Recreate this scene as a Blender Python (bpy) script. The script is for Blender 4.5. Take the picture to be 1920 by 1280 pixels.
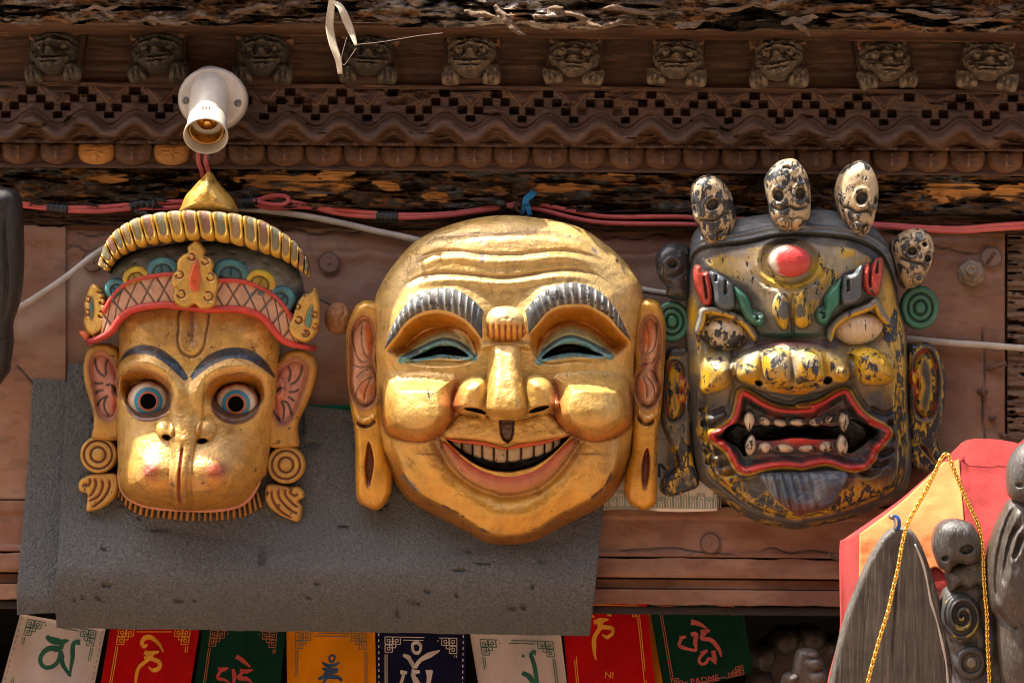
import bpy, math
import numpy as np
from mathutils import Vector, Matrix

# ------------------------------------------------------------------ camera, sky, sun, exposure
SC = bpy.context.scene
for _o in list(bpy.data.objects): bpy.data.objects.remove(_o)
COL = SC.collection
S = 0.0006            # metres per photo pixel at the wall
D = 4.5               # metres from the lens to the wall
TH = math.radians(12) # the camera looks up
RO = math.radians(0.5)
_f = Vector((0, math.cos(TH), math.sin(TH)))
_r0 = Vector((1, 0, 0)); _u0 = Vector((0, -math.sin(TH), math.cos(TH)))
_r = _r0*math.cos(RO) + _u0*math.sin(RO)
_u = _u0*math.cos(RO) - _r0*math.sin(RO)
CAM = -_f*D
cam = bpy.data.cameras.new('camera'); co = bpy.data.objects.new('camera', cam); COL.objects.link(co)
co.matrix_world = Matrix(((_r.x, _u.x, -_f.x, CAM.x), (_r.y, _u.y, -_f.y, CAM.y), (_r.z, _u.z, -_f.z, CAM.z), (0, 0, 0, 1)))
cam.sensor_width = 36; cam.lens = 36*D/(1920*S); cam.clip_end = 2000; cam.clip_start = 0.05
cam.dof.use_dof = False
SC.camera = co

SUN = Vector((-0.38, -0.17, 0.91)).normalized()      # towards the sun
world = bpy.data.worlds.new('World'); SC.world = world; world.use_nodes = True
_nt = world.node_tree; _bg = _nt.nodes['Background']
_sky = _nt.nodes.new('ShaderNodeTexSky'); _sky.sky_type = 'NISHITA'; _sky.sun_disc = False
_sky.sun_elevation = math.asin(SUN.z); _sky.sun_rotation = math.atan2(SUN.x, SUN.y)
_sky.air_density = 0.7; _sky.dust_density = 5.0; _sky.ozone_density = 0.3
_nt.links.new(_sky.outputs[0], _bg.inputs[0]); _bg.inputs[1].default_value = 0.125
sl = bpy.data.lights.new('sun', 'SUN'); sl.energy = 5.0; sl.angle = math.radians(0.55); sl.color = (1.0, 0.93, 0.81)
so = bpy.data.objects.new('sun', sl); COL.objects.link(so)
so.rotation_euler = (-SUN).to_track_quat('-Z', 'Y').to_euler(); so.location = (-3, -3, 6)
SC.render.filter_size = 1.1; SC.cycles.pixel_filter_type = 'BLACKMAN_HARRIS'; SC.cycles.filter_width = 1.1
SC.view_settings.view_transform = 'Standard'; SC.view_settings.look = 'None'
SC.view_settings.exposure = 1.85; SC.view_settings.gamma = 1.0

# ------------------------------------------------------------------ numeric helpers
def lin(h):
    h = h.lstrip('#'); v = [int(h[i:i+2], 16)/255 for i in (0, 2, 4)]
    return tuple(x/12.92 if x <= .04045 else ((x+.055)/1.055)**2.4 for x in v)
def ss(a, b, x):
    t = np.clip((x-a)/(b-a), 0, 1); return t*t*(3-2*t)
def K(ox, oy, s):
    def f(txt):
        a = np.array([[float(v) for v in p.split(',')] for p in txt.split()])
        return a/s + np.array([ox, oy])
    return f
P = K(0, 0, 1)
def spline(pts, n, closed=False, sharp=False):
    p = np.asarray(pts, float); m = len(p)
    if sharp or m < 3:
        q = np.vstack([p, p[:1]]) if closed else p
    else:
        if closed: g = np.vstack([p[-1], p, p[0], p[1]]); k = m
        else: g = np.vstack([2*p[0]-p[1], p, 2*p[-1]-p[-2]]); k = m-1
        t = np.linspace(0, 1, 13)[:-1][:, None]; seg = []
        for i in range(k):
            a, b, c, d = g[i], g[i+1], g[i+2], g[i+3]
            seg.append(.5*(2*b + (c-a)*t + (2*a-5*b+4*c-d)*t*t + (3*b-a-3*c+d)*t**3))
        q = np.vstack(seg + [(p[:1] if closed else p[-1:])])
    L = np.r_[0, np.cumsum(np.linalg.norm(np.diff(q, axis=0), axis=1))]
    s = np.linspace(0, L[-1], n, endpoint=not closed)
    return np.stack([np.interp(s, L, q[:, j]) for j in range(q.shape[1])], 1)
_tab = np.random.default_rng(3).random((256, 256)).astype(np.float32)
def vn(x, y, seed=0):
    x = np.asarray(x, float)+seed*17.3; y = np.asarray(y, float)+seed*9.1
    xi = np.floor(x).astype(int); yi = np.floor(y).astype(int); fx = x-xi; fy = y-yi
    fx = fx*fx*(3-2*fx); fy = fy*fy*(3-2*fy); a = xi & 255; b = yi & 255; a1 = (a+1) & 255; b1 = (b+1) & 255
    return (_tab[a, b]*(1-fx)+_tab[a1, b]*fx)*(1-fy) + (_tab[a, b1]*(1-fx)+_tab[a1, b1]*fx)*fy
def fbm(x, y, o=4, seed=0):
    v = 0; a = 1; t = 0
    for i in range(o):
        v = v + a*vn(x*2**i, y*2**i, seed+i*3); t += a; a *= .5
    return v/t
def pdist(X, Y, pts, far=60):
    """distance to a polyline (capped at far), parameter along it and signed side (+ below)"""
    pts = np.asarray(pts, float)
    d = np.full(X.shape, float(far)); tt = np.zeros(X.shape); sg = np.ones(X.shape)
    m = (X > pts[:, 0].min()-far) & (X < pts[:, 0].max()+far) & (Y > pts[:, 1].min()-far) & (Y < pts[:, 1].max()+far)
    x = X[m]; y = Y[m]; n = len(pts)-1
    if n < 1 or x.size == 0: return d, tt, sg
    bd = np.full(x.shape, float(far)); bt = np.zeros(x.shape); bs = np.ones(x.shape)
    for i in range(n):
        ax, ay = pts[i]; ex, ey = pts[i+1]-pts[i]; L = ex*ex+ey*ey+1e-9
        u = np.clip(((x-ax)*ex+(y-ay)*ey)/L, 0, 1)
        dx = x-ax-u*ex; dy = y-ay-u*ey; q = np.sqrt(dx*dx+dy*dy)
        k = q < bd
        bd = np.where(k, q, bd); bt = np.where(k, (i+u)/n, bt); bs = np.where(k, np.sign(ex*dy-ey*dx), bs)
    d[m] = bd; tt[m] = bt; sg[m] = bs
    return d, tt, sg
def sdf(X, Y, poly, n=40, far=200, sharp=False):
    """signed distance, positive INSIDE"""
    q = spline(poly, n, True, sharp) if n else np.asarray(poly, float)
    q = np.vstack([q, q[:1]])
    d, _, _ = pdist(X, Y, q, far)
    ins = np.zeros(X.shape, bool)
    m = (X > q[:, 0].min()) & (X < q[:, 0].max()) & (Y > q[:, 1].min()) & (Y < q[:, 1].max())
    x = X[m]; y = Y[m]; c = np.zeros(x.shape, bool)
    for i in range(len(q)-1):
        (x0, y0), (x1, y1) = q[i], q[i+1]
        if y0 == y1: continue
        k = ((y0 > y) != (y1 > y)) & (x < (x1-x0)*(y-y0)/(y1-y0)+x0)
        c ^= k
    ins[m] = c
    return np.where(ins, d, -d)
def ell(X, Y, cx, cy, rx, ry, a=0):
    """approximate positive-inside distance of an ellipse"""
    a = math.radians(a); u = (X-cx)*math.cos(a)+(Y-cy)*math.sin(a); v = -(X-cx)*math.sin(a)+(Y-cy)*math.cos(a)
    q = np.sqrt((u/rx)**2+(v/ry)**2)
    return (1-q)*min(rx, ry)
def pil(sd, w, A):
    """pillow: rounded edge of radius w, height A"""
    t = np.clip(sd/w, 0, 1); return A*np.sqrt(np.clip(1-(1-t)**2, 0, 1))
def gz(X, Y, cx, cy, sx, sy): return np.exp(-((X-cx)/sx)**2-((Y-cy)/sy)**2)
def line(X, Y, pts, w, n=24, taper=True, far=None):
    """soft 0..1 mask along a curve"""
    q = spline(pts, n) if len(pts) > 2 else np.asarray(pts, float)
    d, t, s = pdist(X, Y, q, far or 4*w+4)
    k = np.exp(-(d/w)**2)
    if taper: k = k*ss(0, .12, t)*ss(1, .88, t)
    return k
class Paint:
    """layered paint colours, alpha = how far the coat is worn to the undercoat"""
    def __init__(s, shape, c, wear=0.0):
        s.c = np.empty(shape+(4,)); s.c[...] = (*c, wear)
    def __call__(s, m, c, wear=None):
        m = np.clip(m, 0, 1)[..., None]
        s.c[..., :3] = s.c[..., :3]*(1-m)+np.array(c)*m
        if wear is not None: s.c[..., 3:] = s.c[..., 3:]*(1-m)+wear*m
        return s

# ------------------------------------------------------------------ mesh helpers
def tag(o, label=None, cat=None, group=None, kind=None):
    for k, v in (('label', label), ('category', cat), ('group', group), ('kind', kind)):
        if v: o[k] = v
    return o
def mesh(name, V, Fq, mat, col=None, tris=None, smooth=True):
    V = np.asarray(V, np.float32).reshape(-1, 3); Fq = np.asarray(Fq, np.int32).reshape(-1, 4) if Fq is not None and len(Fq) else np.zeros((0, 4), np.int32)
    T = np.asarray(tris, np.int32).reshape(-1, 3) if tris is not None and len(tris) else np.zeros((0, 3), np.int32)
    me = bpy.data.meshes.new(name)
    me.vertices.add(len(V)); me.vertices.foreach_set('co', V.ravel())
    nl = Fq.size+T.size; me.loops.add(nl); me.loops.foreach_set('vertex_index', np.r_[Fq.ravel(), T.ravel()])
    npol = len(Fq)+len(T); me.polygons.add(npol)
    st = np.r_[np.arange(len(Fq))*4, Fq.size+np.arange(len(T))*3].astype(np.int32)
    me.polygons.foreach_set('loop_start', st)
    me.polygons.foreach_set('use_smooth', np.full(npol, smooth))
    if col is not None:
        a = me.color_attributes.new('Col', 'FLOAT_COLOR', 'POINT')
        c = np.asarray(col, np.float32)
        if c.ndim == 1: c = np.tile(np.r_[c, [0]*(4-len(c))], (len(V), 1))
        a.data.foreach_set('color', c.astype(np.float32).ravel())
    me.update(calc_edges=True); me.validate()
    if mat: me.materials.append(mat)
    return me
def obj(name, me, parent=None):
    o = bpy.data.objects.new(name, me); COL.objects.link(o)
    if parent is not None: o.parent = parent
    return o
def empty(name, loc=(0, 0, 0)):
    o = bpy.data.objects.new(name, None); COL.objects.link(o); o.location = loc; o.empty_display_size = .05
    return o
def gridq(n, m, wrap=False):
    i = np.arange(n-1)[:, None]; j = np.arange(m if wrap else m-1)[None, :]
    a = i*m+j; b = i*m+(j+1) % m; c = (i+1)*m+(j+1) % m; d = (i+1)*m+j
    return np.stack([a, b, c, d], -1).reshape(-1, 4)

# pixel -> place
def _ray(px, py): return _f*D + _r*((px-960)*S) + _u*((640-py)*S)
def W(px, py, d=0.0):
    """the point of the vertical plane y = -d seen at a photo pixel"""
    r = _ray(px, py); t = (-d-CAM.y)/r.y; return CAM+r*t
def Wn(px, py, d):
    px = np.asarray(px, float); py = np.asarray(py, float); d = np.asarray(d, float)
    r = [_f[k]*D+_r[k]*(px-960)*S+_u[k]*(640-py)*S for k in range(3)]
    t = (-d-CAM.y)/r[1]
    return np.stack([CAM[k]+r[k]*t for k in range(3)], -1)
class Frame:
    """a thing hung tilted towards the street; local pixels -> local metres"""
    def __init__(s, name, cx, cy, b, label, cat, group=None):
        s.cx, s.cy = cx, cy; t = (D-b)/D; s.k = S*t
        t2 = t-60*S/D; s.k = S*t2
        p = CAM+_ray(cx, cy)*t2+_f*(60*S)      # true to size at mid relief
        s.o = empty(name)
        s.o.matrix_world = Matrix(((_r.x, _f.x, _u.x, p.x), (_r.y, _f.y, _u.y, p.y), (_r.z, _f.z, _u.z, p.z), (0, 0, 0, 1)))
        tag(s.o, label, cat, group)
    def L(s, X, Y, h):
        X, Y, h = np.broadcast_arrays(X, Y, h)
        return np.stack([(X-s.cx)*s.k, -h*s.k, -(Y-s.cy)*s.k], -1)
    def blob(s, name, out, h, mat, col=None, par=None, nt=64, nr=12, c=None, base=0, sharp=False, pw=.85, raw=False):
        O = np.asarray(out, float) if raw else spline(out, nt, True, sharp)
        nt = len(O); A = np.sum(O[:, 0]*np.roll(O[:, 1], -1)-np.roll(O[:, 0], -1)*O[:, 1])
        if A < 0: O = O[::-1]
        c = np.array(c if c is not None else O.mean(0), float)
        r = (np.linspace(0, 1, nr+1)[1:]**pw)[:, None]
        r[-1] = 1
        X = c[0]+r*(O[None, :, 0]-c[0]); Y = c[1]+r*(O[None, :, 1]-c[1]); R = np.broadcast_to(r, X.shape)
        X = np.r_[np.full((1, nt), c[0]), X]; Y = np.r_[np.full((1, nt), c[1]), Y]; R = np.r_[np.zeros((1, nt)), R]
        H = h(X, Y, R) if callable(h) else np.full(X.shape, float(h))
        cl = None
        if col is not None:
            cl = col(X, Y, R) if callable(col) else np.tile(np.r_[col, [0]*(4-len(col))], X.shape+(1,))
            if isinstance(cl, Paint): cl = cl.c
            if cl.shape[-1] == 3: cl = np.concatenate([cl, np.zeros(cl.shape[:2]+(1,))], -1)
        bs = np.full((1, nt), float(base))
        mid = (H[-1:]+bs)*.5
        X2 = np.r_[X[1:], X[-1:], X[-1:]]; Y2 = np.r_[Y[1:], Y[-1:], Y[-1:]]; H2 = np.r_[H[1:], mid, bs]
        n = len(X2); V = s.L(X2, Y2, H2).reshape(-1, 3)
        V = np.r_[V, s.L(c[0], c[1], H[0, :1]).reshape(1, 3), s.L(c[0], c[1], np.array([float(base)])).reshape(1, 3)]
        j = np.arange(nt); j1 = (j+1) % nt
        q = gridq(n, nt, True)[:, ::-1]
        tr = np.r_[np.stack([np.full(nt, n*nt), j1, j], 1), np.stack([np.full(nt, n*nt+1), (n-1)*nt+j, (n-1)*nt+j1], 1)]
        if cl is not None:
            c2 = np.r_[cl[1:], cl[-1:], cl[-1:]].reshape(-1, 4); cl = np.r_[c2, cl[0, :1], cl[-1, :1]]
        me = mesh(name, V, q[:, ::-1], mat, cl, tr[:, ::1])
        return obj(name, me, par or s.o)
    def loft(s, name, A, B, h, mat, col=None, par=None, nu=48, nv=10, sink=8, sharp=False, base=None):
        A = spline(A, nu, False, sharp); B = spline(B, nu, False, sharp)
        v = np.linspace(0, 1, nv)[:, None]
        X = A[None, :, 0]*(1-v)+B[None, :, 0]*v; Y = A[None, :, 1]*(1-v)+B[None, :, 1]*v
        T = np.broadcast_to(np.linspace(0, 1, nu)[None, :], X.shape); V_ = np.broadcast_to(v, X.shape)
        H = h(X, Y, T, V_) if callable(h) else np.full(X.shape, float(h))
        cl = None
        if col is not None:
            cl = col(X, Y, T, V_) if callable(col) else np.tile(np.r_[col, [0]*(4-len(col))], X.shape+(1,))
            if isinstance(cl, Paint): cl = cl.c
            if cl.shape[-1] == 3: cl = np.concatenate([cl, np.zeros(cl.shape[:2]+(1,))], -1)
            cl = np.pad(cl, ((1, 1), (1, 1), (0, 0)), mode='edge').reshape(-1, 4)
        X = np.pad(X, 1, mode='edge'); Y = np.pad(Y, 1, mode='edge'); H = np.pad(H, 1, mode='edge').copy()
        e = np.zeros(H.shape, bool); e[0] = e[-1] = True; e[:, 0] = e[:, -1] = True
        H[e] = (H[e]-sink) if base is None else base
        V = s.L(X, Y, H).reshape(-1, 3)
        me = mesh(name, V, gridq(*X.shape), mat, cl)
        return obj(name, me, par or s.o)
    def ribbon(s, name, pts, w, h, mat, col=None, par=None, nu=48, nv=8, sink=8, closed=False, hp=None):
        C = spline(pts, nu, False)
        t = np.gradient(C, axis=0); t /= np.linalg.norm(t, axis=1)[:, None]+1e-9
        n = np.stack([-t[:, 1], t[:, 0]], 1)
        ww = (w(np.linspace(0, 1, nu)) if callable(w) else np.full(nu, float(w)))[:, None]
        return s.loft(name, C-n*ww, C+n*ww, h, mat, col, par, nu, nv, sink, sharp=True)
def round_end(T, k=.06): return np.sqrt(np.clip(1-(1-np.clip(np.minimum(T, 1-T)/k, 0, 1))**2, 0, 1))

def tube(path, r, n=8, caps=True):
    p = np.asarray(path, float); m = len(p); r = np.broadcast_to(np.asarray(r, float), (m,))
    t = np.gradient(p, axis=0); t /= np.linalg.norm(t, axis=1)[:, None]+1e-12
    a = np.array([0, -1, .13]); u = np.cross(t, a); nn = np.linalg.norm(u, axis=1)
    bad = nn < .15; u[bad] = np.cross(t[bad], np.array([.2, .1, 1.0])); u /= np.linalg.norm(u, axis=1)[:, None]
    v = np.cross(t, u); an = np.linspace(0, 2*np.pi, n, endpoint=False)
    V = p[:, None, :]+r[:, None, None]*(u[:, None, :]*np.cos(an)[None, :, None]+v[:, None, :]*np.sin(an)[None, :, None])
    q = gridq(m, n, True); V = V.reshape(-1, 3)
    j = np.arange(n); j1 = (j+1) % n
    tr = np.r_[np.stack([np.full(n, len(V)), j1, j], 1), np.stack([np.full(n, len(V)+1), (m-1)*n+j, (m-1)*n+j1], 1)]
    V = np.r_[V, p[:1], p[-1:]]
    return V, q, tr
def tube_obj(name, path, r, mat, parent=None, n=8, col=None):
    V, q, t = tube(path, r, n)
    return obj(name, mesh(name, V, q, mat, col, t), parent)
def lathe(prof, n=32):
    """prof: (r, z) list -> V, quads, about z"""
    p = np.asarray(prof, float); an = np.linspace(0, 2*np.pi, n, endpoint=False)
    V = np.stack([p[:, 0, None]*np.cos(an), p[:, 0, None]*np.sin(an), np.repeat(p[:, 1, None], n, 1)], -1)
    return V.reshape(-1, 3), gridq(len(p), n, True)
def boxv(x0, x1, y0, y1, z0, z1):
    V = [(x, y, z) for x in (x0, x1) for y in (y0, y1) for z in (z0, z1)]
    q = [(0, 1, 3, 2), (4, 6, 7, 5), (0, 4, 5, 1), (2, 3, 7, 6), (0, 2, 6, 4), (1, 5, 7, 3)]
    return np.array(V, float), q
def box(name, x0, x1, y0, y1, z0, z1, mat, parent=None, bev=0.0):
    V, q = boxv(x0, x1, y0, y1, z0, z1)
    o = obj(name, mesh(name, V, q, mat, smooth=False), parent)
    if bev:
        b = o.modifiers.new('bevel', 'BEVEL'); b.width = bev; b.segments = 2
    return o
def joinm(parts):
    Vs, Qs, Ts, k = [], [], [], 0
    for it in parts:
        V, q = it[0], it[1]; t = it[2] if len(it) > 2 else None
        Vs.append(np.asarray(V).reshape(-1, 3))
        if q is not None and len(q): Qs.append(np.asarray(q)+k)
        if t is not None and len(t): Ts.append(np.asarray(t)+k)
        k += len(Vs[-1])
    return np.vstack(Vs), (np.vstack(Qs) if Qs else None), (np.vstack(Ts) if Ts else None)
def W3(pts, d): return np.array([W(x, y, d if not hasattr(d, '__len__') else d[i]) for i, (x, y) in enumerate(pts)])

# ------------------------------------------------------------------ materials
def _mat(name):
    m = bpy.data.materials.new(name); m.use_nodes = True; nt = m.node_tree
    return m, nt, nt.nodes['Principled BSDF'], (lambda t, **k: _node(nt, t, **k)), nt.links.new
def _node(nt, t, **k):
    n = nt.nodes.new('ShaderNode'+t)
    for a, v in k.items():
        if a.startswith('i_'): n.inputs[a[2:].replace('_', ' ')].default_value = v
        else: setattr(n, a, v)
    return n
def _noise(N, L, vec, scale, detail=6, rough=.6, dist=0.0):
    n = N('TexNoise'); n.inputs['Scale'].default_value = scale; n.inputs['Detail'].default_value = detail
    n.inputs['Roughness'].default_value = rough; n.inputs['Distortion'].default_value = dist
    L(vec, n.inputs['Vector']); return n.outputs['Fac']
def _map(N, L, val, a, b, c, d, smooth=False):
    n = N('MapRange'); n.inputs[1].default_value = a; n.inputs[2].default_value = b; n.inputs[3].default_value = c; n.inputs[4].default_value = d
    if smooth: n.interpolation_type = 'SMOOTHSTEP'
    L(val, n.inputs[0]); return n.outputs[0]
def _math(N, L, op, a, b):
    n = N('Math', operation=op)
    for i, v in ((0, a), (1, b)):
        if isinstance(v, (int, float)): n.inputs[i].default_value = v
        else: L(v, n.inputs[i])
    return n.outputs[0]
def _mix(N, L, fac, a, b, mode='MIX'):
    n = N('MixRGB', blend_type=mode)
    for i, v in ((0, fac), (1, a), (2, b)):
        if isinstance(v, (int, float)): n.inputs[i].default_value = v
        elif isinstance(v, tuple): n.inputs[i].default_value = (*v[:3], 1)
        else: L(v, n.inputs[i])
    return n.outputs[0]
def _coord(N, L, sc=(1, 1, 1), rot=(0, 0, 0)):
    tc = N('TexCoord'); mp = N('Mapping'); mp.inputs['Scale'].default_value = sc; mp.inputs['Rotation'].default_value = rot
    L(tc.outputs['Object'], mp.inputs[0]); return mp.outputs[0]
def _bump(N, L, b, h, dist, st=.5, prev=None):
    n = N('Bump'); n.inputs['Strength'].default_value = st; n.inputs['Distance'].default_value = dist
    L(h, n.inputs['Height'])
    if prev is not None: L(prev, n.inputs['Normal'])
    L(n.outputs[0], b.inputs['Normal']); return n.outputs[0]
def paintmat(name, rough=.4, metal=0.0, under=(.03, .03, .035), chip=110, spec=.5, speck=.5, vary=.3, stretch=(1, 1, 1), urough=.45, bump=.0006, coat=0.0, dust=.0, wmul=1.0, stain=None, fine=.35, edgew=0.0, crack=0.0):
    m, nt, b, N, L = _mat(name)
    at = N('Attribute', attribute_name='Col')
    v = _coord(N, L); vs = _coord(N, L, stretch)
    n1 = _noise(N, L, vs, chip, 9, .68, .4)
    w = _math(N, L, 'MULTIPLY', _math(N, L, 'SUBTRACT', _math(N, L, 'MULTIPLY', at.outputs['Alpha'], wmul), .5), .62)
    if edgew:
        ge = N('NewGeometry'); w = _math(N, L, 'ADD', w, _map(N, L, ge.outputs['Pointiness'], .51, .58, 0, edgew))
    chipm = _map(N, L, _math(N, L, 'ADD', n1, w), .485, .515, 0, 1)
    low = _noise(N, L, v, 14, 5, .6)
    mid = _noise(N, L, v, 70, 6, .65)
    k = _map(N, L, _math(N, L, 'ADD', _math(N, L, 'MULTIPLY', low, .6), _math(N, L, 'MULTIPLY', mid, .4)), .3, .7, 1-vary, 1+vary*.55)
    vm = N('VectorMath', operation='SCALE'); L(at.outputs['Color'], vm.inputs[0]); L(k, vm.inputs[3])
    c = vm.outputs[0]
    if dust: c = _mix(N, L, _map(N, L, _noise(N, L, v, 22, 6, .65), .46, .72, 0, dust), c, (.36, .31, .24))
    if stain:
        sn = _math(N, L, 'ADD', _math(N, L, 'MULTIPLY', _noise(N, L, vs, 30, 8, .7, .6), .6), _math(N, L, 'MULTIPLY', _noise(N, L, _coord(N, L, (1, 1, .25), (0, .5, 0)), 150, 6, .7), .4))
        c = _mix(N, L, _map(N, L, sn, .47, .66, 0, stain[3]), c, stain[:3])
    sp = _map(N, L, _noise(N, L, v, 260, 4, .6), .66, .72, 0, speck)
    c = _mix(N, L, sp, c, (.05, .035, .02))
    crm = None
    if crack:
        wv = N('MixRGB', blend_type='ADD'); wv.inputs[0].default_value = .035; L(v, wv.inputs[1])
        wn = N('TexNoise'); wn.inputs['Scale'].default_value = 45; L(v, wn.inputs['Vector']); L(wn.outputs['Color'], wv.inputs[2])
        vo = N('TexVoronoi', feature='DISTANCE_TO_EDGE'); vo.inputs['Scale'].default_value = 26; L(wv.outputs[0], vo.inputs['Vector'])
        crm = _math(N, L, 'MULTIPLY', _map(N, L, vo.outputs['Distance'], .008, .026, 1, 0), _map(N, L, _noise(N, L, v, 18, 5, .6), .52, .60, 0, crack))
        c = _mix(N, L, crm, c, (.06, .03, .015))
    c = _mix(N, L, chipm, c, under)
    L(c, b.inputs['Base Color'])
    rr = _map(N, L, mid, .3, .7, max(.05, rough-.1), rough+.16)
    rn = N('MixRGB'); L(chipm, rn.inputs[0]); L(rr, rn.inputs[1]); rn.inputs[2].default_value = (urough,)*3+(1,)
    L(rn.outputs[0], b.inputs['Roughness'])
    if metal:
        mm = _map(N, L, chipm, 0, 1, metal, 0); L(mm, b.inputs['Metallic'])
    b.inputs['Specular IOR Level'].default_value = spec
    if coat: b.inputs['Coat Weight'].default_value = coat; b.inputs['Coat Roughness'].default_value = .25
    hh = _math(N, L, 'SUBTRACT', _math(N, L, 'MULTIPLY', mid, .4), _math(N, L, 'MULTIPLY', chipm, .5))
    hh = _math(N, L, 'ADD', hh, _math(N, L, 'MULTIPLY', _noise(N, L, _coord(N, L, (1, 1, .12), (0, .6, 0)), 260, 4, .6), .3))
    hh = _math(N, L, 'ADD', hh, _math(N, L, 'MULTIPLY', _noise(N, L, v, 330, 4, .6), fine))
    if crm is not None: hh = _math(N, L, 'SUBTRACT', hh, _math(N, L, 'MULTIPLY', crm, .5))
    _bump(N, L, b, hh, bump, 1.0)
    return m
def woodmat(name, c0, c1, c2=None, scale=9, stretch=(.18, 1, 1), rough=.75, bump=.0015, orange=None, othr=(.6, .66), spec=.3, dusty=None, edge=None):
    m, nt, b, N, L = _mat(name)
    v = _coord(N, L, stretch); vi = _coord(N, L)
    g = _noise(N, L, v, scale*9, 9, .7, .6); l = _noise(N, L, vi, scale*1.3, 6, .65, .5); f = _noise(N, L, v, scale*40, 5, .65)
    k = _math(N, L, 'ADD', _math(N, L, 'MULTIPLY', g, .5), _math(N, L, 'MULTIPLY', l, .5))
    c = _mix(N, L, _map(N, L, k, .36, .64, 0, 1), c0, c1)
    if c2: c = _mix(N, L, _map(N, L, f, .52, .72, 0, .8), c, c2)
    if orange:
        o = _noise(N, L, _coord(N, L, (.6, 1, 1)), scale*2.2, 7, .62, .8)
        c = _mix(N, L, _map(N, L, o, othr[0], othr[1], 0, 1), c, orange)
    if edge:
        ge = N('NewGeometry'); e = _map(N, L, ge.outputs['Pointiness'], .505, .56, 0, 1)
        c = _mix(N, L, _math(N, L, 'MULTIPLY', e, _map(N, L, l, .3, .6, .35, 1)), c, edge)
    if dusty:
        ge = N('NewGeometry'); sx = N('SeparateXYZ'); L(ge.outputs['Normal'], sx.inputs[0])
        dn = _math(N, L, 'MULTIPLY', _map(N, L, sx.outputs[2], .1, .8, 0, 1), _map(N, L, l, .35, .6, .3, .9))
        c = _mix(N, L, dn, c, dusty)
    L(c, b.inputs['Base Color']); L(_map(N, L, l, .3, .7, rough-.15, min(1, rough+.15)), b.inputs['Roughness'])
    b.inputs['Specular IOR Level'].default_value = spec
    hh = _math(N, L, 'ADD', _math(N, L, 'MULTIPLY', g, .7), _math(N, L, 'MULTIPLY', f, .3))
    _bump(N, L, b, hh, bump, 1.0)
    return m
def plain(name, c, rough=.5, metal=0.0, vary=.15, scale=60, bump=.0, spec=.5, bscale=None):
    m, nt, b, N, L = _mat(name); v = _coord(N, L)
    n = _noise(N, L, v, scale, 6, .6)
    k = _map(N, L, n, .3, .7, 1-vary, 1+vary*.5)
    vm = N('VectorMath', operation='SCALE'); vm.inputs[0].default_value = c; L(k, vm.inputs[3]); L(vm.outputs[0], b.inputs['Base Color'])
    L(_map(N, L, n, .3, .7, max(.03, rough-.08), min(1, rough+.1)), b.inputs['Roughness'])
    b.inputs['Metallic'].default_value = metal; b.inputs['Specular IOR Level'].default_value = spec
    if bump: _bump(N, L, b, _noise(N, L, v, bscale or scale*6, 5, .6), bump, 1.0)
    return m
def clothmat(name, c, vary=.12, weave=1500):
    m, nt, b, N, L = _mat(name); v = _coord(N, L)
    n = _noise(N, L, v, 30, 5, .6); k = _map(N, L, n, .3, .7, 1-vary, 1+vary*.5)
    vm = N('VectorMath', operation='SCALE'); vm.inputs[0].default_value = c; L(k, vm.inputs[3]); L(vm.outputs[0], b.inputs['Base Color'])
    b.inputs['Roughness'].default_value = .9; b.inputs['Specular IOR Level'].default_value = .08
    b.inputs['Sheen Weight'].default_value = .03
    h = _math(N, L, 'ADD', _noise(N, L, _coord(N, L, (1, 1, .15)), weave, 2, .5), _noise(N, L, _coord(N, L, (.15, 1, 1)), weave, 2, .5))
    _bump(N, L, b, h, .0004, .8)
    return m
# ------------------------------------------------------------------ the setting
def Q(u, v, d): return Wn(u, np.asarray(v, float)+.00873*(np.asarray(u, float)-960), d)
class WallFrame(Frame):
    """reliefs that belong to the vertical wall; rolled photo pixels, h in pixels proud of depth d0"""
    def __init__(s, name, cx, cy, d0, label=None, cat=None, group=None, o=None, kind=None):
        s.cx, s.cy, s.d0 = cx, cy, d0
        if o is None:
            s.o = empty(name, tuple(Q(cx, cy, d0))); tag(s.o, label, cat, group, kind)
        else: s.o = o
        s.org = np.array(s.o.location)
    def L(s, X, Y, h):
        X, Y, h = np.broadcast_arrays(X, Y, h)
        return Q(X, Y, s.d0+h*S)-s.org
    def sheet(s, name, u0, u1, v0, v1, h, mat, col=None, nu=60, nv=30, back=20, par=None, vs=None, edge=None):
        v = np.linspace(v0, v1, nv) if vs is None else np.asarray(vs, float)
        U, V = np.meshgrid(np.linspace(u0, u1, nu), v)
        X, Y = U, V
        if edge is not None:
            X, Y = edge(U, V)
        H = h(U, V) if callable(h) else np.full(U.shape, float(h))
        cl = None
        if col is not None:
            cl = col(U, V) if callable(col) else np.tile(np.r_[col, [0]*(4-len(col))], U.shape+(1,))
            if isinstance(cl, Paint): cl = cl.c
            cl = np.pad(cl, ((1, 1), (1, 1), (0, 0)), mode='edge').reshape(-1, 4)
        X = np.pad(X, 1, mode='edge'); Y = np.pad(Y, 1, mode='edge'); H = np.pad(H, 1, mode='edge').copy()
        e = np.zeros(H.shape, bool); e[0] = e[-1] = True; e[:, 0] = e[:, -1] = True
        H[e] = -back
        me = mesh(name, s.L(X, Y, H).reshape(-1, 3), gridq(*X.shape), mat, cl)
        return obj(name, me, par or s.o)

# ground far below, street level
M_ground = plain('street_stone', (.24, .19, .13), .85, 0, .2, 3, .004, .3)
V, q = boxv(-400, 400, -400, 400, -3.2, -3.0)
tag(obj('ground', mesh('ground', V, q, M_ground, smooth=False)), kind='structure')

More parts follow.
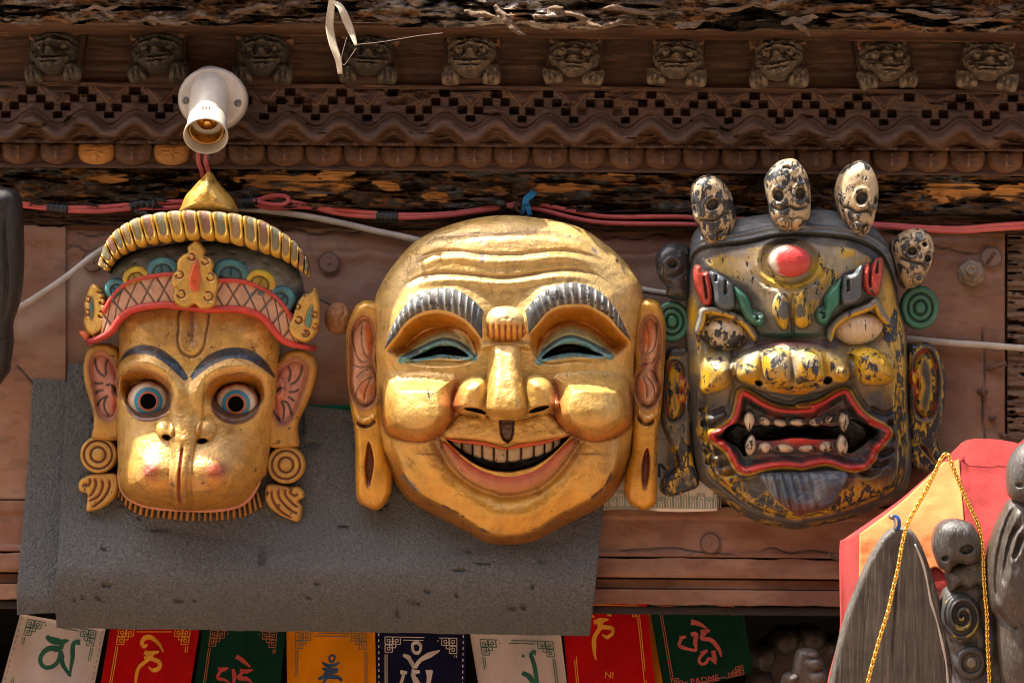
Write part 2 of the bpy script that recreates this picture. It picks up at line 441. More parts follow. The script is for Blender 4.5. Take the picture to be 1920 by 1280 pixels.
# house across the narrow street, it shuts off the low sky
opp = empty('opposite_house', (0, -9.5, -3)); tag(opp, kind='structure')
V, q = boxv(-14, 14, -.5, 0, 0, 8.5); obj('facade', mesh('facade', V, q, plain('brick_red', (.22, .10, .06), .85, 0, .3, 4, .004), smooth=False), opp)
# materials of the shop front
M_brown = paintmat('brown_wall_paint', .55, 0, (.09, .055, .035), 75, .35, .45, .2, (1, 1, 1.3), .7, .0007, dust=.15)
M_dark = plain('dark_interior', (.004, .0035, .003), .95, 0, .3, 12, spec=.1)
M_wood = woodmat('carved_dark_wood', (.026, .012, .0065), (.085, .038, .018), (.15, .070, .034), 8, (.15, 1, 1), .62, .0011, spec=.4, edge=(.19, .088, .042))
M_plainw = woodmat('dark_block_wood', (.020, .010, .006), (.065, .032, .018), None, 8, (.15, 1, 1), .7, .001)
M_grey = woodmat('weathered_grey_wood', (.065, .055, .045), (.17, .15, .125), (.25, .22, .185), 8, (1, 1, .12), .6, .0010, spec=.4)
M_rawood = woodmat('raw_orange_wood', (.34, .14, .035), (.52, .25, .075), (.22, .085, .02), 12, (.2, 1, 1), .8, .002)
M_rot = paintmat('rotten_wood', .85, 0, (.012, .009, .007), 60, .2, .6, .45, (.45, 1, 1), .9, .003)
M_head = woodmat('carved_head_wood', (.020, .014, .009), (.075, .052, .036), (.125, .092, .065), 14, (.8, 1, 1), .7, .0014, edge=(.19, .14, .095))
M_blackpaint = plain('black_inside', (.002, .002, .002), .9, 0, .2, spec=.03)

# dark shop room behind the opening under the wall
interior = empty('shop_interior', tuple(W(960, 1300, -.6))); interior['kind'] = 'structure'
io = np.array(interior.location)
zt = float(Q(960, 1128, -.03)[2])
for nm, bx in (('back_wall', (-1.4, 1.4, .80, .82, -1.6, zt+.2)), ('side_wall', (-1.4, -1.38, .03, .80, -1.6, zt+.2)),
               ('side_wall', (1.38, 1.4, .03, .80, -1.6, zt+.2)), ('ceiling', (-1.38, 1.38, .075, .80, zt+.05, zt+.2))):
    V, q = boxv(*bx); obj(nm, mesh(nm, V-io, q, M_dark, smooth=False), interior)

# ---- wall under the cornice
wf = WallFrame('shop_wall', 960, 740, 0.0, 'brown painted wall of overlapping panels behind the three big masks', 'wall')
BR = (.195, .090, .048); BR2 = (.215, .102, .055); BRD = (.110, .056, .036)
CRK = [P('1122,447 1150,441 1190,444 1228,440 1268,443'), P('480,436 540,432 590,440 640,434 700,440'), P('1720,452 1760,458 1800,466 1835,470'), P('140,446 175,452 200,446 232,452'), P('120,482 140,470 160,480 190,474'), P('30,690 50,712 74,742'), P('1150,1030 1260,1024 1300,1030 1390,1036'), P('1420,1030 1450,1022 1480,1032 1520,1026 1570,1034'), P('660,880 700,960'), P('1840,600 1846,680 1842,760 1850,860')]
def wallcol(base, seed, red=0):
    def f(U, V):
        p = Paint(U.shape, base, .02)
        p(ss(.45, .75, fbm(U/140, V/60, 4, seed))*.7, (.26, .155, .097), .02)
        p(ss(.5, .72, fbm(U/260, V/18, 4, seed+5))*.25, (.17, .085, .05), .04)
        p(ss(.60, .68, fbm(U/30, V/10, 4, seed+9))*.35, (.075, .044, .030), .2)
        for ck in CRK: p(line(U, V, ck, 1.8, far=12)*1.3, (.025, .016, .012), .1)
        p(line(U, V, P('20,640 90,590 150,545 215,470'), 24, far=110)*.7, (.33, .25, .19), .0)
        return p
    return f
def dents(U, V, seed): return -3.5*sum(line(U, V, ck, 1.8, far=12) for ck in CRK)+5*(fbm(U/170, V/120, 4, seed)-.5)+1.0*(fbm(U/22, V/12, 3, seed+2)-.5)
# back board fills the gaps
V, q = boxv(-.72, .72, .022, .06, float(Q(960, 1100, 0)[2]), float(Q(960, 330, 0)[2]))
obj('backing_board', mesh('backing_board', V-wf.org, q, M_wood, smooth=False), wf.o)
def ridge(U, V):
    h = dents(U, V, 1)
    h = h+4*ss(438, 446, V)*ss(500, 478, V) - 3*line(U, V, P('600,474 1900,470'), 3, taper=False)
    return h - 6*ss(520, 540, V)*line(U, V, P('128,520 122,600 118,720'), 2.5) 
def rag(a, seed):
    def f(U, V):
        t = (V-V.min())/(V.max()-V.min())
        return U, V + (1-t)*a*(fbm(U/34, U*0+3, 4, seed)-.5)*2
    return f
wf.sheet('wall_panel', 118, 1884, 428, 943, ridge, M_brown, wallcol(BR, 3), 420, 130, 24, edge=rag(9, 2))
wf.sheet('wall_panel', -80, 124, 431, 944, lambda U, V: 6+dents(U, V, 7)+4*ss(470, 455, V), M_brown, wallcol(BR2, 11), 70, 130, 26, edge=rag(6, 5))
def low(U, V):
    return 7+dents(U, V, 4)*.6+4*ss(972, 966, V)+3.5*ss(1028, 1034, V)
wf.sheet('wall_board', -80, 1980, 946, 1041, low, M_brown, wallcol((.17, .074, .040), 17), 500, 40, 26)
wf.sheet('moulding', -80, 1980, 1044, 1080, lambda U, V: 13+dents(U, V, 6)*.5-3*ss(1072, 1080, V), M_brown, wallcol((.18, .080, .043), 21), 400, 16, 40, edge=rag(3, 9))
wf.sheet('moulding', -80, 1980, 1083, 1101, lambda U, V: -6+dents(U, V, 8)*.4, M_brown, wallcol((.11, .045, .023), 25), 300, 8, 60)
wf.sheet('moulding', -80, 1980, 1102, 1131, lambda U, V: 2+dents(U, V, 9)*.6, M_brown, wallcol((.15, .064, .032), 29), 400, 14, 60, edge=lambda U, V: (U, V+ss(1115, 1131, V)*6*(fbm(U/40, U*0, 4, 3)-.5)))
wf.sheet('lintel_edge', -80, 1980, 1134, 1149, lambda U, V: -8+4*fbm(U/40, V/9, 3, 2), woodmat('black_edge_wood', (.008, .007, .006), (.03, .022, .016), None, 8), None, 200, 8, 90)  # lintel edge in a near-black wood tone
# top board, weathered, the cables lie on it
def topb(U, V): return 12+9*(fbm(U/120, V/9, 5, 14)-.5)*2 - 6*ss(.58, .66, fbm(U/60, V/5, 4, 31))
def topc(U, V):
    p = Paint(U.shape, (.070, .038, .022), .22)
    p(ss(.5, .7, fbm(U/90, V/8, 4, 3)), (.16, .092, .056), .1)
    p(ss(.62, .7, fbm(U/50, V/6, 4, 8)), (.02, .014, .01), .4)
    return p
wf.sheet('weathered_board', -80, 1980, 397, 430, topb, M_rot, topc, 600, 22, 30)
# weathered post on the right
def post(U, V): return 2+8*(fbm(U/60, V/7, 5, 41)-.5)*2-12*ss(.60, .66, fbm(U/50, V/5, 4, 44))
def postc(U, V):
    p = Paint(U.shape, (.17, .105, .068), .12)
    p(ss(.5, .62, fbm(U/70, V/6, 4, 43)), (.085, .050, .032), .2)
    p(ss(.60, .66, fbm(U/50, V/5, 4, 44)), (.015, .011, .009), .3)
    return p
wf.sheet('weathered_post', 1889, 1990, 432, 944, post, M_rot, postc, 90, 240, 26)
# washers, bolt, nails on the wall
def washer(u, v, r, h0, nail=True):
    o = wf.blob('washer', [(u+r*math.cos(a), v+r*math.sin(a)) for a in np.linspace(0, 6.283, 14)[:-1]],
        lambda X, Y, R: h0+5-2.5*ss(.80, .90, R)+1.2*ss(.92, .97, R)+3.5*ss(.2, .08, R), M_brown,
        lambda X, Y, R: Paint(X.shape, (.165, .088, .058), .05)(ss(.82, .9, R)*ss(1, .93, R), (.05, .03, .02), .1), nt=40, nr=14, base=h0-6)
    return o
washer(617, 496, 21, 4); washer(1332, 1015, 20, 9); washer(1859, 474, 21, 4); washer(174, 497, 21, 4)
M_nail = plain('rusty_nail', (.15, .085, .06), .6, .3, .4, 200, .0004)
M_bolt = plain('painted_bolt', (.21, .155, .11), .6, .2, .4, 150, .0006)
def nail(name, a, b, r, head=None, par=None, mat=None):
    """a, b: (u, v, h pixels)"""
    pa = np.array([Q(a[0], a[1], a[2]*S), Q(b[0], b[1], b[2]*S)]); org = np.array(par.location) if par is not None else 0
    t = np.linspace(0, 1, 8)[:, None]; p = pa[0]*(1-t)+pa[1]*t
    rr = np.full(8, r*S)
    parts = [tube(p-org, rr, 10)]
    if head:
        dd = (pa[1]-pa[0]); dd /= np.linalg.norm(dd)
        parts.append(tube(np.array([pa[1]-dd*2*S, pa[1]-dd*.4*S, pa[1]])-org, np.array([head*.9, head, head*.7])*S, 12))
    V, q_, t_ = joinm(parts)
    return obj(name, mesh(name, V, q_, mat or M_nail, None, t_), par)
nail('nail', (1851, 487, 4), (1864, 468, 40), 4, 5, wf.o); nail('nail', (1852, 683, 2), (1886, 673, 22), 5, 6, wf.o)
nail('nail', (1836, 726, 2), (1848, 728, 16), 6, 7, wf.o); nail('nail', (1858, 777, 0), (1864, 776, 12), 5, 6, wf.o)
nail('nail', (1877, 806, 0), (1888, 812, 18), 5, 6, wf.o)
nail('nail', (1584, 1047, 8), (1553, 1036, 60), 3, 5, wf.o)
# hexagonal bolt
bx, by = 1822, 500
hexo = [(bx+24*math.cos(a), by+23*math.sin(a)) for a in np.linspace(.3, 6.583, 7)[:-1]]
fl = wf.blob('bolt_flange', [(bx+26*math.cos(a), by+5+24*math.sin(a)) for a in np.linspace(0, 6.283, 14)[:-1]], lambda X, Y, R: 16-6*R**4, M_bolt, nt=30, nr=5, base=-2)
nut = wf.blob('bolt_nut', hexo, lambda X, Y, R: 36-5*ss(.8, 1, R), M_bolt, nt=36, nr=8, base=10, sharp=True)
wf.blob('bolt_end', [(bx-1+11*math.cos(a), by-2+11*math.sin(a)) for a in np.linspace(0, 6.283, 12)[:-1]], lambda X, Y, R: 50-4*ss(.75, 1, R)-3*ss(.5, .4, R), M_bolt, nt=24, nr=8, base=30)

# ---- carved cornice
cf = WallFrame('carved_cornice', 960, 230, .05, 'dark carved wooden cornice with lion heads, stepped pegs, wave moulding and petals', 'cornice')
PER = 96.8; PH = 834.0
def hz(u): return np.abs((u-PH+PER/2) % PER-PER/2)      # distance from the nearest crest
def relief(U, V):
    ph = 2*np.pi*(U-PH)/PER; wob = 3*(fbm(U/130, V*0, 3, 5)-.5)
    yt = 230-13*np.cos(ph)+wob; yb = 263-15*np.cos(ph)+wob
    a = hz(U)
    h = np.zeros(U.shape)
    hole = np.zeros(U.shape)
    cell = np.floor((U-PH)/PER+.5)
    for (du, dv, w, hh) in ((0, 175, 9, 7.5), (16.5, 192, 8, 6.5), (33, 208, 8, 6.5), (48.4, 223, 8, 5)):
        jit = 3*(vn(cell*1.7, cell*0+dv, 2)-.5)
        m = ss(-1, 1, w-np.abs(a-du-jit*.5))*ss(-1, 1, hh-np.abs(V-dv-jit))
        hole = np.maximum(hole, m*ss(.12, .2, vn(cell*3.1+du, cell*0+dv/7., 5)))
    # carved chevrons between the pegs
    zig = 172+a*1.06
    h = h+2.5*np.exp(-((V-zig+18)/5)**2)+7*ss(0, 6, zig-22-V)*ss(168, 178, V)+7*gz(a, V, 48.4, 190, 12, 9)+5*gz(a, V, 0, 205, 10, 6)*(V < yt-6)
    below = ss(-1.5, 1.5, V-yt)
    rib = np.clip((V-yt)/(yb-yt), 0, 1)
    ribh = 4+34*np.sqrt(np.clip(1-(2*rib-1)**2, 0, 1))
    inb = (V > yb)
    arch = 7-10*ss(0, 9, V-yb)+9*gz(a, V, 0, 275, 15, 14)
    arch = arch+9*ss(264, 271, V)
    h = np.where(V < yt, h, np.where(inb, np.maximum(arch, ribh*ss(8, 0, V-yb)), ribh))
    h = h+3*np.exp(-((V-yt+6)/3.0)**2)
    h = h-34*hole*(V < yt+2)
    h = h+3*(fbm(U/18, V/4, 4, 8)-.5)+8*(fbm(U/70, V/25, 3, 12)-.5)-12*ss(.70, .75, fbm(U/60, V/14, 4, 19))
    return h+10
cf2 = WallFrame('x', 960, 230, .055, o=cf.o)
cf2.sheet('wave_moulding', -80, 2000, 166, 276, relief, M_wood, None, 1300, 92, 30)
# recessed frieze, ledges and the plain fillet above
cf3 = WallFrame('x', 960, 230, .048, o=cf.o)
cf3.sheet('frieze_board', -80, 2000, 60, 168, lambda U, V: 4*(fbm(U/180, V/7, 4, 3)-.5)+1.5*(fbm(U/30, V/3, 3, 6)-.5), M_wood, None, 500, 40, 10)
cf3.sheet('ledge', -80, 2000, 161, 169, lambda U, V: 24+3*(fbm(U/70, V/7, 4, 13)-.5)*2, M_wood, None, 400, 6, 10)
cf3.sheet('fillet', -80, 2000, 46, 72, lambda U, V: 64+8*(fbm(U/90, V/9, 4, 23)-.5)+26*ss(72, 50, V)-24*ss(62, 72, V), M_wood, None, 600, 22, 10)
# lotus petals
cf4 = WallFrame('x', 960, 298, .050, o=cf.o)
cf4.sheet('petal_ground', -80, 2000, 276, 322, lambda U, V: -6+3*(fbm(U/30, V/10, 3, 3)-.5)-10*ss(283, 276, V)+6*ss(308, 318, V), M_wood, None, 300, 16, 40)
def petal_mesh(mat, seed, br=False):
    class G(Frame):
        def __init__(s): s.o = None
        def L(s, X, Y, h):
            X, Y, h = np.broadcast_arrays(X, Y, h); return np.stack([X*S, -h*S, -Y*S], -1)
    g = G()
    out = P('-33,-20 -12,-21 0,-20 12,-21 33,-20 35,-3 29,11 15,20 0,23 -15,20 -29,11 -35,-3')
    def h(X, Y, R):
        b = pil((1-R)*30, 20, 20)
        b = b+3.5*np.exp(-(X/3.2)**2)*ss(-18, -8, Y)*ss(22, 8, Y)
        if br: b = b*.75+6*(fbm(X/9, Y/3, 3, seed)-.5)
        return b+2.5*(fbm(X/12, Y/6, 3, seed)-.5)
    o = g.blob('lotus_petal', out, h, mat, nt=40, nr=10, base=-8)
    me = o.data; bpy.data.objects.remove(o); return me
pm = [petal_mesh(M_wood, 1), petal_mesh(M_wood, 6), petal_mesh(M_rawood, 9, True)]
_rg = np.random.default_rng(5)
for i in range(-14, 15):
    u = 960+i*71.0+_rg.uniform(-2, 2)
    me = pm[2] if i in (-11, -9) else pm[i % 2]
    o = obj('lotus_petal', me, cf.o); o.location = Vector(Q(u, 297, .046))-Vector(cf.org)
    o.scale = (_rg.uniform(.96, 1.03), 1, _rg.uniform(.95, 1.03))
# carved heads
class Loc(Frame):
    def __init__(s): s.o = None
    def L(s, X, Y, h):
        X, Y, h = np.broadcast_arrays(X, Y, h); return np.stack([X*S, -h*S, -Y*S], -1)
lf = Loc()
def dm(o): me = o.data; bpy.data.objects.remove(o); return me
def circ(cx, cy, rx, ry=None, n=12): ry = ry or rx; return [(cx+rx*math.cos(a), cy+ry*math.sin(a)) for a in np.linspace(0, 2*math.pi, n+1)[:-1]]
def headh(X, Y, R):
    h = 14+pil((1-R)*44, 40, 28)
    h = h+11*gz(X, Y, 0, -16, 9, 12)+10*np.exp(-((Y+8+abs(X)*.15)/4)**2)*ss(44, 30, abs(X))-13*gz(abs(X), Y, 21, -4, 13, 10)
    h = h-9*np.exp(-((Y+24-abs(X)*.3)/3)**2)
    return h+3.5*(fbm(X/7, Y/5, 4, 2)-.5)*2
H_face = dm(lf.blob('carved_head', P('-44,-22 -34,-34 -14,-40 0,-39 14,-40 34,-34 44,-22 46,0 40,20 24,34 0,40 -24,34 -40,20 -46,0'), headh, M_head, nt=72, nr=26, base=-6))
H_crest = dm(lf.blob('crest', P('-50,-34 -47,-54 -40,-44 -30,-50 -20,-43 -9,-50 0,-56 9,-50 20,-43 30,-50 40,-44 47,-54 50,-34 30,-30 0,-33 -30,-30'), lambda X, Y, R: 16+8*(1-R)-4*np.cos(X*.55)+4*(fbm(X/6, Y/6, 3, 3)-.5), M_wood, nt=72, nr=6, base=-6))
H_eye = dm(lf.blob('eye', circ(0, 0, 9), lambda X, Y, R: pil((1-R)*9, 9, 13)-4*gz(X, Y, 0, 0, 3, 3), M_head, nt=18, nr=6, base=-6))
H_sn = dm(lf.blob('snout', P('-38,0 -26,-4 -14,-8 -8,-18 0,-21 8,-18 14,-8 26,-4 38,0 32,13 16,24 0,27 -16,24 -32,13'),
    lambda X, Y, R: 3+pil((1-R)*24, 14, 26)+14*gz(X, Y, 0, -9, 9, 8)-11*np.exp(-((Y-4+.004*X*X)/2.6)**2)*ss(36, 26, abs(X))-9*np.exp(-((Y-13)/2)**2)*ss(24, 12, abs(X))+3*(fbm(X/9, Y/3, 3, 7)-.5), M_head, nt=60, nr=18, base=-6))
H_paw = dm(lf.blob('paw', P('-17,-14 -4,-19 10,-16 17,-4 18,16 4,18 -12,18 -18,6'), lambda X, Y, R: pil((1-R)*17, 14, 20)-4*np.exp(-(((X+5)/1.8))**2)*ss(-2, 6, Y)-4*np.exp(-(((X-5)/1.8))**2)*ss(-2, 6, Y)+2*(fbm(X/6, Y/6, 3, 9)-.5), M_head, nt=30, nr=9, base=-6))
H_blk = dm(lf.blob('head_block', P('-50,-52 50,-52 50,54 -50,54'), lambda X, Y, R: 10+2*(fbm(X/20, Y/8, 3, 4)-.5), M_plainw, nt=40, nr=5, base=-10, sharp=True))
M_headd = woodmat('sooty_head_wood', (.009, .008, .007), (.036, .031, .024), (.075, .062, .048), 16, (.8, 1, 1), .7, .0022, edge=(.10, .08, .056))
HD = {}
HV = [{} , {}, {}]
for k_ in range(3):
    for me in (H_face, H_eye, H_sn, H_paw, H_crest):
        c_ = me.copy(); vv = np.empty(len(c_.vertices)*3, np.float32); c_.vertices.foreach_get('co', vv); vv = vv.reshape(-1, 3)
        vv[:, 1] *= (.8, .92, .7)[k_]; vv[:, 1] += 5*S*(fbm(vv[:, 0]/S/10, vv[:, 2]/S/7, 4, 50+k_*7)-.5)*2
        vv[:, 0] += 3*S*(fbm(vv[:, 0]/S/24, vv[:, 2]/S/24, 2, 60+k_*7)-.5)*2; vv[:, 2] += 3*S*(fbm(vv[:, 0]/S/24, vv[:, 2]/S/24, 2, 70+k_*7)-.5)*2
        c_.vertices.foreach_set('co', vv.ravel()); c_.update(); HV[k_][me.name] = c_
for me in (H_face, H_eye, H_sn, H_paw):
    c_ = me.copy(); c_.materials.clear(); c_.materials.append(M_headd)
    vv = np.empty(len(c_.vertices)*3, np.float32); c_.vertices.foreach_get('co', vv); vv = vv.reshape(-1, 3)
    vv[:, 1] += 4.5*S*(fbm(vv[:, 0]/S/9, vv[:, 2]/S/9, 4, 33)-.5)*2; c_.vertices.foreach_set('co', vv.ravel()); c_.update(); HD[me.name] = c_
for i, u in enumerate((105, 298, 494, 690, 885, 1077, 1272, 1461, 1657, 1852)):
    hd = obj('carved_head', HV[i % 3][H_face.name] if i > 3 else HD[H_face.name], cf.o); hd.location = Vector(Q(u, 112, .058))-Vector(cf.org)
    hd.rotation_euler = (math.radians(-8), math.radians(_rg.uniform(-5, 5)), math.radians(_rg.uniform(-9, 9)))
    sc = _rg.uniform(.96, 1.05); hd.scale = (sc, _rg.uniform(.85, 1.1), _rg.uniform(.95, 1.04))
    for nm, me, x, y, h, sx in (('head_block', H_blk, 0, 0, 0, 1), ('crest', H_crest, 0, 3, 0, 1), ('eye', H_eye, -21, -6, 28, 1), ('eye', H_eye, 21, -6, 28, 1),
                            ('snout', H_sn, 0, 17, 20, 1), ('paw', H_paw, -38, 38, 12, 1), ('paw', H_paw, 38, 38, 12, -1)):
        c = obj(nm, HD.get(me.name, me) if i < 4 else HV[i % 3].get(me.name, me), hd); c.location = (x*S, -h*S, -y*S)
        c.scale = (sx*_rg.uniform(.9, 1.08), 1, _rg.uniform(.9, 1.08)); c.rotation_euler = (0, math.radians(_rg.uniform(-6, 6)), 0)
# rotten carved band
chips = [(545, 342, 90, 20), (600, 356, 50, 16), (640, 330, 30, 12), (1790, 352, 56, 17), (1905, 352, 40, 16), (1152, 334, 30, 10), (610, 330, 22, 12), (200, 342, 40, 10), (1075, 352, 60, 8), (820, 372, 26, 9), (1300, 350, 40, 10), (730, 350, 30, 8)]
def curl(U, V):
    c = 0
    for k in range(24):
        cx = -30+k*88; d = np.hypot((U-cx)/1.5, V-352-6*math.sin(k*2.1))
        c = c+np.cos(d*.42+k)*np.exp(-(d/19)**2)
    return c
def chipm(U, V):
    c = np.zeros(U.shape); n = fbm(U/26, V/8, 5, 50)-.5
    for (x, y, a, b) in chips: c = np.maximum(c, ss(-.12, .1, 1-np.hypot((U-x)/a, (V-y)/b)+n*1.8))
    return c
def roth(U, V):
    n = fbm(U/46, V/15, 6, 61); e = fbm(U/16, V/7, 5, 64)
    h = 26-(V-318)*.22+22*(n-.5)*2+8*(e-.5)*2+6*curl(U, V)
    h = h-26*ss(.55, .63, fbm(U/64, V/10, 5, 71))
    c = chipm(U, V); return h*(1-c)+(22-(V-318)*.2+7*(fbm(U/60, V/4, 4, 77)-.5))*c
def rotc(U, V):
    p = Paint(U.shape, (.038, .026, .018), .3)
    p(ss(.45, .62, fbm(U/50, V/12, 5, 81)), (.085, .045, .022), .25)
    p(ss(.56, .66, fbm(U/34, V/9, 5, 84)), (.21, .095, .032), .1)
    p(ss(.58, .68, fbm(U/30, V/14, 5, 88)), (.085, .082, .078), .2)
    p(chipm(U, V)*ss(.35, .5, fbm(U/70, V/5, 4, 91)), (.50, .24, .075), .04)
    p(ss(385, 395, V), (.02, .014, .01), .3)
    return p
cf5 = WallFrame('x', 960, 355, .016, o=cf.o)
cf5.sheet('rotten_band', -80, 2000, 317, 396, roth, M_rot, rotc, 1100, 80, 30)

# ---- eroded eave beam across the top, and the roof above it
ef = WallFrame('eave_beam', 960, 20, .13, 'rotten splintered beam under the eaves along the top edge of the photo', 'beam')
def eroh(U, V):
    n = fbm(U/70, V/20, 6, 101); e = fbm(U/17, V/8, 5, 104); r = 1-np.abs(2*fbm(U/44, V/11, 5, 109)-1)
    return 14+38*(n-.5)*2+24*(e-.5)*2+26*(r-.5)-34*ss(.54, .62, fbm(U/110, V/12, 5, 111))-20*ss(36, 52, V)*(1+.6*(e-.5))
def eroc(U, V):
    p = Paint(U.shape, (.075, .043, .026), .3)
    p(ss(.46, .6, fbm(U/44, V/12, 5, 121)), (.19, .092, .040), .2)
    p(ss(.54, .64, fbm(U/30, V/12, 5, 124)), (.20, .155, .115), .2)
    p(ss(.54, .62, fbm(U/110, V/12, 5, 111)), (.015, .011, .009), .3)
    g = np.maximum(gz(U, V, 950, 20, 190, 40), .5*gz(U, V, 140, 24, 40, 14))  # pale grey patches; the wide one is sunlight painted on the beam
    p(g*ss(.38, .55, fbm(U/34, V/12, 5, 131)), (.40, .36, .31), .1)
    return p
ef.sheet('beam_face', -80, 2000, -70, 50, eroh, M_rot, eroc, 1100, 110, 60, edge=lambda U, V: (U+10*(fbm(U/20, V/12, 3, 1)-.5), V+ss(20, 50, V)*22*(fbm(U/52, U*0+1, 5, 141)-.5)))
# hanging splinters and peeled flakes of the beam
M_flake = woodmat('bark_flake', (.06, .036, .022), (.19, .125, .08), (.03, .02, .014), 20, (.3, 1, 1), .85, .002)
def flake(u, v, L, w, ang, seed):
    a = math.radians(ang); c, s_ = math.cos(a), math.sin(a)
    t = np.linspace(0, 1, 14); off = (fbm(t*3, t*0, 3, seed)-.5)
    ax = [(u+c*L*k-s_*L*.3*o, v+s_*L*k+c*L*.3*o) for k, o in zip(t, off)]
    wv = w*np.sin(np.pi*np.clip(t*.9+.08, 0, 1))**.6*(1+.6*(fbm(t*7, t*0+1, 3, seed+2)-.5))
    return ef.ribbon('flake', ax, lambda x: np.interp(x, t, wv), lambda X, Y, T, V_: 44+9*(fbm(X/18, Y/9, 3, seed)-.5)*2+8*np.sin(T*4+seed)-6*(V_-.5)**2*4, M_flake, nu=28, nv=7, sink=5)
for i, f_ in enumerate([(1265, 50, 60, 6, -12), (1465, 40, 70, 8, -6), (1490, 36, 40, 5, 40), (430, 22, 90, 6, -5), (150, 24, 80, 4, -4), (1000, 34, 60, 8, -20), (1050, 12, 90, 6, 25), (870, 24, 60, 6, 10), (1130, 22, 120, 5, -3), (1560, 24, 110, 4, 5), (1780, 34, 90, 5, -4), (700, 30, 90, 5, 8), (930, 8, 80, 7, 50), (20, 50, 60, 4, 4), (240, 40, 120, 4, 3), (1320, 20, 140, 5, -4), (1680, 12, 120, 5, 6), (560, 42, 100, 3, -2)]):
    flake(*f_, i*3+1)
EAVE_L = 0.19; ez = float(Q(960, -60, .2)[2])
roof = empty('roof_eave', (0, -.2, ez+.05)); tag(roof, kind='structure')
for bx in ((-2.2, -.115, -EAVE_L+.2, .9, -.02, .05), (-.115, .085, .068, .9, -.02, .05), (.085, 2.2, -EAVE_L+.2, .9, -.02, .05)):   # gap added in the unseen eave so sun reaches the beam
    V, q = boxv(*bx); obj('eave_board', mesh('eave_board', V, q, M_wood, smooth=False), roof)
ctr = empty('bounce_blocker', (0, -.35, -.8)); tag(ctr, kind='structure')  # unseen slab added below to cut ground bounce on flags and foam
V, q = boxv(-1.6, 1.6, -.40, .30, -.02, .02); obj('blocker_top', mesh('blocker_top', V, q, M_wood, smooth=False), ctr)
V, q = boxv(-1.6, 1.6, -.38, -.34, -2.2, -.021); obj('blocker_front', mesh('blocker_front', V, q, M_wood, smooth=False), ctr)
V, q = boxv(-2.2, 2.2, .02, .9, -.03, 2.0); obj('upper_wall', mesh('upper_wall', V+np.array([0, .22, 0]), q, M_brown, (.17, .09, .05), smooth=False), roof)
# ------------------------------------------------------------------ the laughing gold mask
GOLD = (.57, .35, .085); GOLD2 = (.57, .295, .030); PALEG = (.50, .36, .15); ORG = (.55, .17, .012); BRN = (.10, .045, .02); SLATE = (.035, .05, .065)
M_gold = paintmat('gold_paint', .31, .30, (.10, .045, .015), 120, .7, .5, .42, (1, 1, 1), .6, .0014, wmul=2.5, stain=(.19, .10, .035, .5), crack=.32)
M_paint = paintmat('mask_paint', .46, 0, (.05, .035, .025), 120, .45, .5, .35, bump=.0012, wmul=2.2, stain=(.06, .035, .02, .4), crack=.25)
M_bone = paintmat('bone_paint', .46, 0, (.04, .035, .03), 120, .4, .5, .35, bump=.0010, wmul=1.8, stain=(.12, .08, .045, .45))
M_hole = M_blackpaint
ff = Frame('laughing_mask', 950, 720, .064, 'big round gold laughing mask with wrinkled forehead and long earlobes, middle of three', 'mask', 'large masks hung on the wall')
m1 = K(640, 390, 4); m2 = K(940, 390, 4); m3 = K(640, 700, 3.766); m4 = K(940, 700, 3.766)
def cat_(*a): return np.vstack(a)
F_out = cat_(P('950,402 890,408 830,425 780,450 745,485 715,528 700,570 702,640 703,720 707,800 714,845'),
             m3('325,640 345,720 430,860 520,935 700,1030 860,1120 960,1190 1050,1225 1160,1233'),
             m4('150,1225 290,1180 430,1090 560,1025 700,950 800,860 870,740 905,640'),
             P('1189,800 1191,720 1192,640 1203,590 1207,560 1203,533 1190,511 1165,481 1140,459 1100,431 1065,418 1015,408'))
wr = [P('790,462 815,447 890,440 940,442 990,437 1040,440 1080,448 1115,463'),
      cat_(m1('440,455 560,395 700,340 850,330 1000,345 1150,358'), m2('0,358 150,355 300,335 450,325 600,345 740,390 850,470')),
      cat_(m1('400,635 480,580 570,530 700,500 850,497 1000,510 1150,525'), m2('0,528 120,520 300,490 450,470 600,475 730,520 830,590'))]
browL_u = m1('322,1060 370,920 440,790 520,690 640,620 760,600 880,620 990,690 1066,770'); browL_l = m1('326,1072 420,960 480,880 580,810 700,780 820,795 930,850 1000,920 1056,1000')
browR_u = m2('178,772 260,670 380,590 520,562 640,580 750,640 840,740 900,840 975,1000'); browR_l = m2('205,960 280,868 350,790 450,745 620,740 720,780 810,840 880,920 972,1012')
sockL = cat_(browL_l[::-1], m1('400,1120 520,1180 700,1200 900,1190 1030,1130')[0:])
sockR = cat_(browR_l, m2('900,1100 780,1150 560,1170 380,1190 280,1170 220,1100'))
lidL_t = m1('455,1125 600,1050 720,995 800,985 900,1020 995,1105'); slitL = m1('520,1130 620,1085 700,1045 790,1035 870,1050 960,1110 860,1103 740,1092 650,1112')
lidR_t = m2('285,1135 330,1060 430,990 520,965 620,990 720,1040 815,1098'); slitR = m2('300,1130 360,1070 440,1030 520,1020 620,1040 700,1080 765,1106 640,1092 540,1082 420,1097')
lidL = cat_(m1('430,1120 520,1010 640,930 780,890 900,910 980,990 1010,1110'), m1('900,1150 740,1145 560,1150'))
lidR = cat_(m2('270,1130 290,1000 360,910 480,850 620,870 760,960 860,1100'), m2('700,1140 540,1140 380,1160'))
chkL = cat_(m3('290,30 400,10 560,0 760,5 900,-10'), m3('850,40 800,110 795,280 770,345 700,428 600,471 500,473 400,452 320,405 285,250'))
chkR = cat_(m4('300,-8 420,0 600,-5 800,10 900,40'), m4('925,200 920,345 820,432 720,466 640,471 530,442 430,372 375,282 385,100 350,40'))
ncol = cat_(P('922,652 948,646 974,652 979,690 985,730 990,765 978,782 950,789 922,784 907,766 911,730 916,690'))
